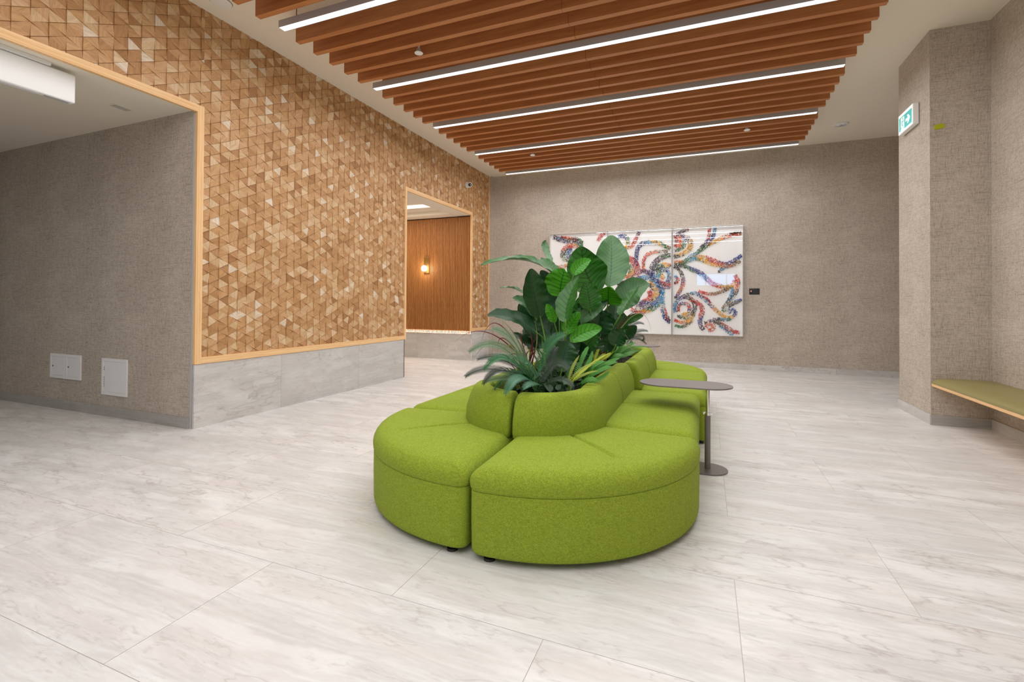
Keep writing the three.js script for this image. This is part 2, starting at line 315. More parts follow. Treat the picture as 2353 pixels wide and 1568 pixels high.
// skirtings
{
  const b = struct('baseboard_back', null, null, 'pale stone skirting along the back wall');
  for (let k = 0; k < 7; k++) part('skirting_tile', shiftUV(bx(k ? -0.007 + 1.3008 * k + 0.001 : 0.1, -0.007 + 1.3008 * (k + 1) - 0.001, 0, 0.1, 0, 0.012), 0.3 * k, 0.21 * k), stoneWall[k % 4], b);
  const r = struct('baseboard_right', null, null, 'pale stone skirting around the pillar and under the bench');
  part('skirting_tile', bx(6.515, 6.527, 0, 0.1, 2.758, 3.609), stoneWall[1], r);
  part('skirting_tile', shiftUV(bx(6.5275, 7, 0, 0.1, 3.598, 3.61), 0.2, 0.31), stoneSkirting, r);
  for (let k = 0; k < 6; k++) part('skirting_tile', shiftUV(bx(6.988, 7, 0, 0.1, k ? 3.6 + 1.3 * k + 0.001 : 3.611, Math.min(3.6 + 1.3 * (k + 1), 13)), 0.2 * k, 0.4), stoneWall[k % 4], r);
}
// ---------------------------------------------------------------- timber slat ceiling with linear lights
const MOD = 1.3435, PITCH = 0.2235, SLAT_W = 0.056, SX0 = 0.742, SX1 = 5.848, SXJ = 3.288;
{
  const canopy = thing('slat_ceiling', 'ceiling raft of long reddish timber slats hung in rows', 'ceiling slats', [0, 0, 0]);
  const left = rbx(0, SXJ - SX0 - 0.001, 0, CEIL - SLAT_Y, 0, SLAT_W, 0.002, 1), right = rbx(0, SX1 - SXJ - 0.001, 0, CEIL - SLAT_Y, 0, SLAT_W, 0.002, 1);
  const variants = [0, 1, 2, 3].map((i) => [shiftUV(left.clone(), i * 0.43, i * 0.11), shiftUV(right.clone(), 0.8 + i * 0.37, i * 0.13)]);
  for (let m = -4; m <= 4; m++) for (let s = 0; s < 5; s++) {
    const near = 6.121 - MOD * m - PITCH * s; if (near < 1.1 || near > 12.3) continue;
    const v = variants[Math.floor(rnd() * 4)];
    part('slat', v[0], slatWood, canopy).position.set(SX0, SLAT_Y, near - SLAT_W);
    part('slat', v[1], slatWood, canopy).position.set(SXJ + 0.001, SLAT_Y, near - SLAT_W);
  }
}
const lens = std({ color: 0xffffff, emissive: 0xffffff, emissiveIntensity: 1.5 });
function linearLight(near, label) {
  const W = 0.072, X0 = 0.79, X1 = 5.798, zc = near - W / 2;
  const t = thing('linear_light', label, 'ceiling light', [(X0 + X1) / 2, SLAT_Y, zc], 0, 'linear lights between the ceiling slats');
  const L = (X1 - X0) / 2;
  part('housing', merge([bx(-L, L, 0.012, 0.066, -W / 2, W / 2), bx(-L, L, 0.0, 0.012, -W / 2, -W / 2 + 0.003), bx(-L, L, 0.0, 0.012, W / 2 - 0.003, W / 2)]), aluminium, t);
  part('lens', bx(-L + 0.001, L - 0.001, 0.002, 0.0118, -W / 2 + 0.0035, W / 2 - 0.0035), lens, t);
  for (const x of [-L + 0.18, 0, L - 0.18]) {
    const c = part('canopy', cyl(0.06, 0.06, 0.03, 32), whitePlastic, t); c.position.set(x, CEIL - SLAT_Y - 0.015, 0);
    const w = part('cable', cyl(0.004, 0.004, CEIL - SLAT_Y - 0.09, 8), darkMetal, t); w.position.set(x, 0.066 + (CEIL - SLAT_Y - 0.09) / 2, 0);
  }
  const a = new THREE.RectAreaLight(LAMP_COLOR, LAMP, X1 - X0, W - 0.008); a.position.set((X0 + X1) / 2, SLAT_Y - 0.002, zc); a.rotation.x = -Math.PI / 2; scene.add(a);
}
['white linear ceiling light nearest to the artwork wall', 'second linear ceiling light from the artwork wall', 'third linear ceiling light from the artwork wall', 'fourth linear ceiling light from the artwork wall',
  'fifth linear ceiling light from the artwork wall, cut by the picture top', 'sixth linear ceiling light from the artwork wall', 'seventh linear ceiling light from the artwork wall', 'eighth linear ceiling light from the artwork wall', 'ninth linear ceiling light from the artwork wall']
  .forEach((l, i) => linearLight(0.99 + MOD * i, l));
// concealed sprinklers between the slats
[[1.77, 5.545, 'round white sprinkler head hanging between the nearer ceiling slats'], [1.72, 2.0, 'small white sprinkler disc between far slats, left one'], [4.99, 2.0, 'small white sprinkler disc between far slats, right one']].forEach(([x, z, label]) => {
  const t = thing('sprinkler_head', label, 'sprinkler', [x, 3.69, z]);
  const d = part('cover_plate', new THREE.LatheGeometry([[0.0001, 0], [0.04, 0.001], [0.043, 0.005], [0.036, 0.012], [0.0001, 0.013]].map((p) => new THREE.Vector2(...p)), 32), whitePlastic, t);
  part('cup', cyl(0.02, 0.026, 0.035, 20), aluminium, t).position.y = 0.03;
  part('pipe', cyl(0.011, 0.011, CEIL - 3.69 - 0.045, 12), whitePlastic, t).position.y = 0.045 + (CEIL - 3.69 - 0.045) / 2;
});
{ // ceiling speaker and disc
  const t = thing('ceiling_speaker', 'round white ceiling fitting right of the slats near the back wall', 'speaker', [6.367, CEIL, 0.925]);
  part('ring', new THREE.LatheGeometry([[0.07, -0.012], [0.1, -0.012], [0.106, -0.004], [0.106, 0], [0.07, 0]].map((p) => new THREE.Vector2(...p)), 40), whitePlastic, t);
  part('grille', new THREE.LatheGeometry([[0.0001, -0.016], [0.03, -0.014], [0.07, -0.008], [0.07, 0], [0.0001, 0]].map((p) => new THREE.Vector2(...p)), 40), whiteMetal, t);
  part('centre_stud', cyl(0.014, 0.02, 0.012, 16), aluminium, t).position.y = -0.02;
  const s = thing('ceiling_disc', 'flat round white ceiling cover above the tiled wall', 'ceiling cover', [0.27, CEIL, 6.545]);
  part('cover_plate', new THREE.LatheGeometry([[0.0001, -0.012], [0.085, -0.01], [0.095, 0], [0.0001, 0]].map((p) => new THREE.Vector2(...p)), 40), whitePlastic, s);
}
// ---------------------------------------------------------------- wall and ceiling fittings
{ // security camera high on the tiled wall
  const t = thing('security_camera', 'white turret security camera high on the tiled wall', 'camera', [0.02, 3.535, 1.14]);
  const ax = (g) => g.rotateZ(-Math.PI / 2);
  part('mount', ax(cyl(0.058, 0.062, 0.03, 32)), whitePlastic, t).position.x = 0.015;
  part('shell', new THREE.SphereGeometry(0.054, 32, 20).scale(1.05, 1, 1), whitePlastic, t).position.x = 0.06;
  const e = part('eye', cyl(0.03, 0.036, 0.03, 24), blackPlastic, t); e.position.set(0.088, -0.012, 0.03); e.quaternion.setFromUnitVectors(V(0, 1, 0), V(0.75, -0.3, 0.55).normalize());
  const l = part('lens', new THREE.SphereGeometry(0.014, 20, 12), chrome, t); l.position.set(0.1, -0.016, 0.039);
}
{ // globe sconce on the reeded wall
  const t = thing('wall_sconce', 'brass wall sconce with one glowing white globe', 'wall lamp', [-1.045, 1.97, 0.885]);
  part('back_plate', rbx(-0.062, 0.062, -0.17, 0.175, 0, 0.03, 0.004), brass, t);
  part('arm', cyl(0.016, 0.016, 0.05, 16).rotateX(Math.PI / 2), brass, t).position.set(0, -0.07, 0.05);
  part('globe', new THREE.SphereGeometry(0.066, 32, 24), std({ color: 0xffffff, emissive: 0xfff6e8, emissiveIntensity: 1.6 }), t).position.set(0, -0.07, 0.115);
  const p = new THREE.PointLight(new THREE.Color(1, 0.9, 0.76), 0.4); p.position.set(-1.045, 1.9, 1.0); p.shadow.radius = 3; p.castShadow = true; scene.add(p);
}
function accessPanel(x0, x1, y0, y1, keySide, label, vents) {
  const w = x1 - x0, h = y1 - y0, t = thing('access_panel', label, 'access panel', [(x0 + x1) / 2, y0, 6.59]);
  const rect = (x, y0r, y1r, C) => { const s = new C(); s.moveTo(-x, y0r); s.lineTo(x, y0r); s.lineTo(x, y1r); s.lineTo(-x, y1r); s.closePath(); return s; };
  const ring = rect(w / 2 - 0.001, 0.001, h - 0.001, THREE.Shape); ring.holes.push(rect(w / 2 - 0.03, 0.03, h - 0.03, THREE.Path));
  part('frame', new THREE.ExtrudeGeometry(ring, { depth: 0.012, bevelEnabled: true, bevelSize: 0.001, bevelThickness: 0.001, bevelSegments: 2 }).translate(0, 0, 0.001), whiteMetal, t);
  const d = part('door', rbx(-w / 2 + 0.032, w / 2 - 0.032, 0.032, h - 0.032, 0, 0.012, 0.002), whiteMetal, t);
  part('lock', cyl(0.008, 0.008, 0.008, 16).rotateX(Math.PI / 2), keySide > 0 ? whitePlastic : darkMetal, d).position.set(keySide * (w / 2 - 0.06), h * 0.5, 0.014);
  if (vents) for (let k = 0; k < 7; k++) part('hinge_slot', bx(-0.003, 0.003, -0.008, 0.008, 0, 0.001), darkMetal, t).position.set(-w / 2 + 0.045, 0.09 + (k > 4 ? 0.06 : 0) + k * 0.022, 0.0125);
}
accessPanel(-2.318, -2.037, 0.336, 0.603, -1, 'left one of two small white wall access panels side by side');
accessPanel(-2.022, -1.745, 0.336, 0.603, -1, 'right one of two small white wall access panels side by side');
accessPanel(-1.368, -0.952, 0.221, 0.597, 1, 'large white access panel low on the wall near the corner', true);
{ // exit sign seen from its blank back, on the low ceiling
  const t = thing('ceiling_sign_box', 'blank white sign box hung from the low ceiling at left', 'sign', [-0.165, 2.985, 7.74]);
  part('mounting_plate', rbx(-0.05, 0.05, -0.028, 0, -0.14, 0.14, 0.004), whitePlastic, t);
  part('body', rbx(-0.03, 0.03, -0.25, -0.03, -0.3, 0.3, 0.01, 3), std({ color: 0xffffff, roughness: 0.35 }), t);
  part('lamp_strip', bx(-0.02, 0.02, -0.2525, -0.2495, -0.27, -0.12), aluminium, t);
  part('battery_cover', bx(-0.02, 0.02, -0.2525, -0.2495, -0.08, 0.2), whiteMetal, t);
  const g = thing('ceiling_vent', 'small flat grey rectangular cover on the low ceiling', 'vent', [-0.585, 2.985, 6.885], 0.1);
  part('plate', rbx(-0.045, 0.045, -0.004, 0, -0.085, 0.085, 0.0015), paint, g);
  part('insert', bx(-0.036, 0.036, -0.0055, -0.0035, -0.07, 0.07), std({ color: 0xc9c3b8, roughness: 0.8 }), g);
}
{ // exit sign on the pillar
  const t = thing('exit_sign', 'lit exit sign with running figure and arrow on the pillar', 'exit sign', [6.527, 3.222, 3.15]);
  part('body', rbx(-0.058, -0.004, -0.112, 0.112, -0.205, 0.205, 0.008, 3), whitePlastic, t);
  part('back_plate', bx(-0.005, 0, -0.11, 0.11, -0.203, 0.203), darkMetal, t);
  const map = canvasTexture(512, 280, (c, w, h) => {
    c.fillStyle = '#f4f7f6'; c.fillRect(0, 0, w, h); c.fillStyle = '#3fb8b4'; c.fillRect(24, 44, w - 48, h - 78);
    c.fillStyle = '#f4f7f6'; c.fillRect(88, 60, 130, 178);                                  // doorway
    c.fillStyle = '#3fb8b4'; c.strokeStyle = '#3fb8b4'; c.lineCap = 'round'; c.lineJoin = 'round';
    c.beginPath(); c.arc(160, 84, 15, 0, 7); c.fill();
    c.lineWidth = 24; c.beginPath(); c.moveTo(152, 116); c.lineTo(138, 164); c.stroke();
    c.lineWidth = 11; c.beginPath(); c.moveTo(152, 112); c.lineTo(186, 130); c.lineTo(206, 118); c.stroke();
    c.beginPath(); c.moveTo(148, 112); c.lineTo(116, 124); c.lineTo(108, 150); c.stroke();
    c.lineWidth = 14; c.beginPath(); c.moveTo(142, 164); c.lineTo(172, 192); c.lineTo(180, 232); c.stroke();
    c.beginPath(); c.moveTo(134, 164); c.lineTo(122, 200); c.lineTo(84, 216); c.stroke();
    c.fillStyle = '#f4f7f6'; c.fillRect(76, 238, 142, 8);
    c.beginPath(); c.moveTo(262, 128); c.lineTo(352, 128); c.lineTo(316, 88); c.lineTo(366, 88); c.lineTo(432, 148); c.lineTo(366, 208); c.lineTo(316, 208); c.lineTo(352, 168); c.lineTo(262, 168); c.fill();
  });
  const f = part('face', new THREE.PlaneGeometry(0.395, 0.214), std({ map, emissive: 0xffffff, emissiveMap: map, emissiveIntensity: 0.45, roughness: 0.4 }), t);
  f.position.x = -0.0585; f.rotation.y = -Math.PI / 2;
}
{ // yellow tag on the pillar
  const g = new THREE.ExtrudeGeometry((() => { const s = new THREE.Shape(); s.moveTo(-0.041, -0.026); s.lineTo(0.036, -0.016); s.quadraticCurveTo(0.043, -0.014, 0.042, 0.004); s.lineTo(0.036, 0.022); s.quadraticCurveTo(0.032, 0.03, 0.024, 0.029); s.lineTo(-0.034, 0.022); s.quadraticCurveTo(-0.042, 0.02, -0.041, 0.01); s.closePath(); return s; })(), { depth: 0.003, bevelEnabled: true, bevelSize: 0.001, bevelThickness: 0.001, bevelSegments: 2 });
  const m = shade(new THREE.Mesh(g, std({ color: 0xb9bd12, roughness: 0.6 }))); m.name = 'yellow_tag'; m.position.set(6.604, 2.978, 3.5986); scene.add(m);
  tag(m, 'small yellow green sticker on the pillar right of the exit sign', 'sticker');
}
{ // art label
  const t = thing('art_label', 'small black information plaque right of the artwork', 'plaque', [5.255, 1.418, 0.0]);
  part('plate', rbx(-0.084, 0.084, -0.055, 0.055, 0, 0.006, 0.002), blackPlastic, t);
  const map = canvasTexture(336, 220, (c, w, h) => {
    c.fillStyle = '#17181c'; c.fillRect(0, 0, w, h); c.fillStyle = '#5d6166'; c.fillRect(14, 14, 150, 8); c.fillRect(14, 28, 250, 4);
    c.fillStyle = '#0e1013'; c.fillRect(10, 44, 96, 160); c.fillStyle = '#d89f78'; c.beginPath(); c.ellipse(58, 100, 28, 36, 0, 0, 7); c.fill();
    c.fillStyle = '#4a4a50'; for (let k = 0; k < 12; k++) c.fillRect(116, 54 + k * 12, 150 + ((k * 37) % 50), 3);
  });
  part('print', new THREE.PlaneGeometry(0.162, 0.104), std({ map, roughness: 0.5 }), t).position.z = 0.0065;
}
{ // bench in the recess
  const t = thing('wall_bench', 'olive upholstered bench on a thin oak board in the recess', 'bench', [6.765, 0, 3.6]);
  part('seat_board', rbx(-0.232, 0.233, 0.385, 0.415, 0.001, 6, 0.003), trimWood, t);
  const s = new THREE.Shape(); s.moveTo(-0.235, 0); s.lineTo(0.232, 0); s.lineTo(0.232, 0.05); s.quadraticCurveTo(0.05, 0.062, -0.14, 0.054); s.quadraticCurveTo(-0.21, 0.05, -0.233, 0.018); s.quadraticCurveTo(-0.239, 0.006, -0.235, 0);
  const g = new THREE.ExtrudeGeometry(s, { depth: 5.95, bevelEnabled: true, bevelSize: 0.02, bevelThickness: 0.03, bevelSegments: 5, bevelOffset: -0.02, curveSegments: 12 });
  const pad = part('seat_pad', g, std({ color: 0x968b56, roughness: 0.42 }), t); pad.position.set(0, 0.415, 0.03);
  part('rear_batten', bx(0.19, 0.234, 0.34, 0.385, 0.01, 6), trimWood, t);
}
const ART_STROKES = [[[[3.888,2.085],[4.011,2.115],[4.113,2.173],[4.176,2.265],[4.164,2.374],[4.1,2.445],[3.997,2.477],[3.894,2.44]],0.099,"KYYWPR"],[[[3.895,2.201],[3.985,2.218],[4.056,2.283],[4.062,2.351],[3.998,2.395],[3.907,2.371]],0.085,"KGGCOR"],[[[3.895,2.304],[3.959,2.267],[4.011,2.306],[3.959,2.342]],0.071,"ROR"],[[[3.894,2.482],[3.984,2.532],[4.061,2.569],[4.138,2.585]],0.064,"WPKR"],[[[4.501,2.573],[4.501,2.48],[4.476,2.387],[4.427,2.309],[4.352,2.218],[4.29,2.14],[4.177,2.076],[4.075,1.998],[3.895,1.975]],0.074,"RRPKGCGOO"],[[[4.599,2.581],[4.581,2.476],[4.55,2.397],[4.501,2.319],[4.415,2.229],[4.315,2.152]],0.068,"CBBKGG"],[[[4.501,2.286],[4.599,2.342],[4.696,2.391],[4.841,2.437],[5.031,2.467]],0.078,"YYORN"],[[[4.745,2.428],[4.889,2.474],[5.025,2.493]],0.035,"WKK"],[[[3.895,1.941],[4.075,1.97],[4.24,2.047],[4.39,2.056],[4.526,2.012],[4.673,1.942],[4.793,1.919],[4.913,1.975],[5.043,2.075]],0.088,"KGCYRRPBB"],[[[4.253,2.026],[4.39,1.989],[4.526,1.932],[4.697,1.888],[4.841,1.878],[5.031,1.965]],0.071,"GYYONN"],[[[4.805,1.872],[4.721,1.835],[4.661,1.776]],0.057,"CCK"],[[[3.895,1.914],[4.024,1.911],[4.177,1.846],[4.328,1.776],[4.453,1.667],[4.527,1.586],[4.624,1.538],[4.758,1.504],[4.877,1.536],[4.937,1.621]],0.088,"KKGBBPROYYR"],[[[4.937,1.706],[4.984,1.607],[4.972,1.49],[4.937,1.386],[4.866,1.281],[4.782,1.175],[4.734,1.096]],0.085,"RROKCNW"],[[[4.913,1.477],[4.866,1.346],[4.806,1.215]],0.057,"CCN"],[[[3.895,1.893],[3.973,1.837],[4.031,1.727],[4.05,1.591],[4.012,1.469],[3.948,1.36],[3.897,1.292]],0.078,"KKKPROPK"],[[[3.89,1.572],[3.96,1.633],[3.909,1.715]],0.064,"RRC"],[[[4.329,1.427],[4.428,1.386],[4.551,1.373],[4.697,1.412],[4.818,1.465],[4.901,1.53]],0.064,"RRNNNY"],[[[3.91,1.033],[3.897,1.142],[3.961,1.265],[4.064,1.319],[4.191,1.279],[4.254,1.172],[4.241,1.05],[4.166,0.955],[4.052,0.926],[3.936,0.978]],0.085,"CCBPKKKYGK"],[[[3.968,1.047],[3.968,1.142],[4.038,1.197],[4.14,1.171],[4.166,1.09],[4.115,1.008],[4.013,1.0]],0.071,"RRBRPYY"],[[[3.897,0.882],[3.988,0.843],[4.115,0.86],[4.216,0.942],[4.254,1.024]],0.064,"ROYYK"],[[[3.911,0.774],[4.026,0.756],[4.141,0.806],[4.217,0.889]],0.057,"GGNY"],[[[4.012,1.312],[4.153,1.373],[4.266,1.387],[4.379,1.32],[4.478,1.226],[4.552,1.147],[4.625,1.068],[4.722,0.99],[4.818,0.939],[4.913,0.967],[4.943,1.046],[4.89,1.098]],0.078,"WKCBCBOYYYBB"],[[[4.354,1.346],[4.453,1.293],[4.539,1.2]],0.031,"RRR"],[[[4.153,1.279],[4.254,1.239],[4.341,1.172],[4.391,1.079],[4.367,0.985],[4.342,0.904],[4.354,0.798],[4.404,0.705]],0.092,"ORRRRBPK"],[[[4.728,1.096],[4.806,1.064],[4.878,1.045]],0.099,"GWB"],[[[4.83,1.143],[4.937,1.216],[5.043,1.268]],0.071,"KKB"],[[[4.429,0.839],[4.527,0.881],[4.649,0.91],[4.77,0.899],[4.878,0.914]],0.064,"KPKCG"],[[[4.454,0.76],[4.478,0.814],[4.54,0.822],[4.577,0.77],[4.546,0.709],[4.485,0.707]],0.085,"RORORO"],[[[4.601,0.869],[4.698,0.819],[4.806,0.756],[4.902,0.693],[5.02,0.67]],0.088,"KNRRR"],[[[4.686,0.792],[4.794,0.703],[4.89,0.627]],0.057,"CCC"],[[[2.433,2.45],[2.49,2.544],[2.558,2.589]],0.085,"RRR"],[[[2.834,2.509],[2.947,2.522],[3.022,2.443],[3.003,2.312],[2.948,2.276]],0.085,"CBGYO"],[[[3.242,2.584],[3.187,2.474],[3.133,2.363],[3.059,2.291],[2.966,2.275]],0.079,"PRROY"],[[[3.189,1.929],[3.188,2.117],[3.224,2.284],[3.333,2.374],[3.459,2.368],[3.584,2.363],[3.69,2.303],[3.813,2.244]],0.091,"PBBBCYGN"],[[[3.317,1.833],[3.334,2.056],[3.406,2.147],[3.531,2.189],[3.761,2.191]],0.076,"OROWN"],[[[2.892,2.088],[3.041,2.083],[3.171,1.967],[3.208,1.816],[3.135,1.667],[2.987,1.593],[2.819,1.595]],0.132,"RRRRPPK"],[[[2.949,1.954],[3.079,1.894],[3.079,1.762],[2.987,1.707],[2.893,1.746]],0.113,"CGYOO"],[[[3.497,1.736],[3.479,1.866],[3.55,1.994],[3.673,2.083],[3.83,2.115]],0.113,"BKPGK"],[[[3.55,1.809],[3.603,1.901],[3.726,1.935],[3.834,1.914]],0.095,"KGYO"],[[[3.586,1.698],[3.621,1.808],[3.744,1.842],[3.805,1.768],[3.797,1.64],[3.727,1.568],[3.621,1.605]],0.106,"CGBCBRN"],[[[3.647,1.734],[3.683,1.697],[3.7,1.669]],0.095,"YYO"],[[[3.828,1.53],[3.745,1.512],[3.639,1.55],[3.533,1.643],[3.407,1.701],[3.226,1.666]],0.125,"RPBCCP"],[[[3.28,1.815],[3.371,1.813],[3.497,1.699],[3.604,1.55],[3.675,1.403],[3.64,1.255],[3.534,1.126],[3.373,1.05],[3.192,1.01],[3.081,1.084]],0.11,"PPCBCCGYRW"],[[[3.408,1.589],[3.533,1.477],[3.569,1.347],[3.498,1.218],[3.337,1.143],[3.155,1.122]],0.132,"KYYBPW"],[[[3.426,1.44],[3.462,1.329],[3.372,1.236],[3.191,1.179]],0.11,"RRPW"],[[[3.657,1.403],[3.675,1.237],[3.693,1.09],[3.755,0.945],[3.807,0.845]],0.087,"CCWRK"],[[[3.667,1.072],[3.711,0.926],[3.807,0.818]],0.057,"BBB"],[[[1.505,2.56],[1.651,2.504],[1.815,2.477],[1.977,2.489],[2.118,2.424]],0.113,"KBKPG"],[[[1.671,2.563],[1.876,2.514],[2.037,2.477]],0.057,"ROK"],[[[2.118,2.366],[1.978,2.371],[1.815,2.358],[1.714,2.262],[1.714,2.123],[1.858,2.059]],0.113,"GORKGW"],[[[1.897,2.295],[1.816,2.199],[1.837,2.099]],0.113,"BCP"],[[[1.529,1.908],[1.674,1.935],[1.858,1.98]],0.091,"ROY"]];
const LEAVES = [[1,[3.649,1.343,5.35],[3.649,1.58,5.25],[3.626,1.828,5.15],0.126,2,0.15],[1,[3.599,1.285,5.55],[3.496,1.463,5.6],[3.47,1.675,5.65],0.142,1,-0.1],[0,[3.409,1.4,6.2],[3.195,1.511,6.325],[2.916,1.467,6.45],0.069,3,0.75],[0,[3.402,1.382,6.15],[3.34,1.468,6.125],[3.257,1.541,6.1],0.058,3,0.6],[1,[3.222,1.534,5.7],[3.137,1.651,5.625],[3.123,1.751,5.55],0.044,2,0.75],[0,[3.325,1.088,6.3],[3.304,1.265,6.375],[3.302,1.435,6.45],0.079,4,0.15],[0,[3.395,1.135,6.12],[3.349,1.289,6.11],[3.258,1.446,6.1],0.066,4,-0.35],[0,[3.442,1.251,6.2],[3.466,1.346,6.25],[3.507,1.438,6.3],0.097,0,0],[1,[3.447,1.422,5.85],[3.497,1.497,5.825],[3.583,1.544,5.8],0.045,0,0.3],[0,[3.549,1.067,6.42],[3.55,1.216,6.36],[3.609,1.386,6.3],0.07,3,-0.55],[1,[3.616,1.135,5.95],[3.609,1.248,5.975],[3.586,1.361,6.0],0.074,1,0.1],[1,[3.684,1.186,5.6],[3.699,1.259,5.675],[3.715,1.33,5.75],0.097,0,-0.1],[1,[3.744,1.132,5.3],[3.822,1.293,5.275],[3.977,1.364,5.25],0.099,2,0.15],[1,[3.789,1.096,5.62],[3.846,1.21,5.56],[3.923,1.346,5.5],0.064,3,-0.8],[0,[3.122,1.241,6.0],[3.019,1.307,6.05],[2.917,1.311,6.1],0.041,3,0.9],[0,[3.245,1.097,6.2],[3.192,1.188,6.25],[3.106,1.229,6.3],0.05,2,0.35],[0,[3.306,0.975,6.3],[3.14,1.085,6.4],[2.995,1.098,6.5],0.068,4,0.45],[0,[3.566,0.927,6.35],[3.646,0.99,6.275],[3.753,1.016,6.2],0.048,0,0.35],[0,[3.536,0.973,6.35],[3.566,1.051,6.325],[3.621,1.13,6.3],0.045,0,-0.2],[0,[3.431,1.054,6.3],[3.417,1.122,6.325],[3.388,1.19,6.35],0.034,0,-0.7],[0,[3.397,0.934,6.25],[3.352,1.01,6.25],[3.289,1.086,6.25],0.052,4,-0.2],[1,[3.515,1.034,5.95],[3.616,1.134,5.925],[3.715,1.181,5.9],0.045,2,0.5],[1,[3.649,0.93,5.75],[3.662,1.034,5.75],[3.675,1.137,5.75],0.074,4,0.2],[1,[3.791,0.859,5.85],[3.81,0.927,5.85],[3.855,0.995,5.85],0.057,4,0.1],[0,[3.531,0.729,6.45],[3.539,0.831,6.425],[3.563,0.934,6.4],0.089,4,0.1],[1,[3.503,1.076,5.9],[3.515,1.117,5.875],[3.528,1.159,5.85],0.032,2,0.3],[1,[3.774,1.019,5.3],[3.855,1.068,5.3],[3.936,1.087,5.3],0.03,3,0.5],[1,[3.574,0.972,5.9],[3.514,1.08,5.875],[3.453,1.19,5.85],0.07,4,-0.3],[1,[3.674,0.944,5.5],[3.697,1.071,5.45],[3.722,1.201,5.4],0.08,4,0.3],[0,[3.317,0.857,6.2],[3.246,0.946,6.2],[3.156,1.019,6.2],0.058,4,0.4],[0,[3.211,0.823,6.15],[3.165,0.904,6.125],[3.118,0.988,6.1],0.051,2,0.6],[1,[3.619,0.861,5.9],[3.591,0.945,5.875],[3.562,1.031,5.85],0.069,4,-0.2],[0,[3.573,0.814,6.3],[3.522,0.894,6.25],[3.47,0.978,6.2],0.063,4,0.2],[1,[3.758,0.946,5.5],[3.764,1.029,5.45],[3.77,1.114,5.4],0.057,4,-0.3],[1,[3.629,1.136,5.7],[3.595,1.227,5.65],[3.56,1.322,5.6],0.073,4,0.3],[0,[3.389,1.02,6.1],[3.342,1.129,6.05],[3.294,1.241,6.0],0.059,4,0.4],[0,[3.192,0.967,6.15],[3.146,1.077,6.15],[3.099,1.188,6.15],0.053,4,0.3],[0,[3.317,0.954,6.15],[3.263,1.096,6.15],[3.208,1.239,6.15],0.059,4,-0.2],[0,[3.454,0.879,6.2],[3.437,0.985,6.2],[3.419,1.091,6.2],0.061,4,0.2],[0,[3.52,0.923,6.1],[3.515,1.032,6.1],[3.51,1.14,6.1],0.055,4,-0.3],[1,[3.527,0.924,5.85],[3.513,1.083,5.85],[3.498,1.243,5.85],0.062,1,0.2],[1,[3.585,0.919,5.75],[3.608,1.055,5.75],[3.63,1.191,5.75],0.065,4,-0.2],[1,[3.665,0.893,5.6],[3.669,1.014,5.6],[3.673,1.135,5.6],0.065,4,0.3],[1,[3.721,0.898,5.5],[3.767,0.998,5.5],[3.814,1.098,5.5],0.053,3,0.4],[0,[3.299,0.844,6.25],[3.198,0.906,6.25],[3.094,0.97,6.25],0.049,4,0.5],[1,[3.572,0.833,6.0],[3.624,0.903,6.0],[3.675,0.972,6.0],0.051,3,0.4],[1,[3.755,0.885,5.3],[3.817,0.941,5.3],[3.879,0.997,5.3],0.045,4,0.4],[0,[3.482,0.799,6.35],[3.44,0.871,6.35],[3.399,0.945,6.35],0.063,4,0.1],[0,[3.588,0.772,6.2],[3.596,0.844,6.2],[3.604,0.917,6.2],0.065,4,-0.1],[1,[3.665,0.807,5.95],[3.647,0.87,5.95],[3.63,0.934,5.95],0.06,4,0.2],[1,[3.703,0.793,5.7],[3.711,0.861,5.7],[3.72,0.929,5.7],0.06,4,-0.2],[0,[3.118,1.014,6.1],[3.057,1.065,6.1],[2.995,1.116,6.1],0.038,3,0.5]];
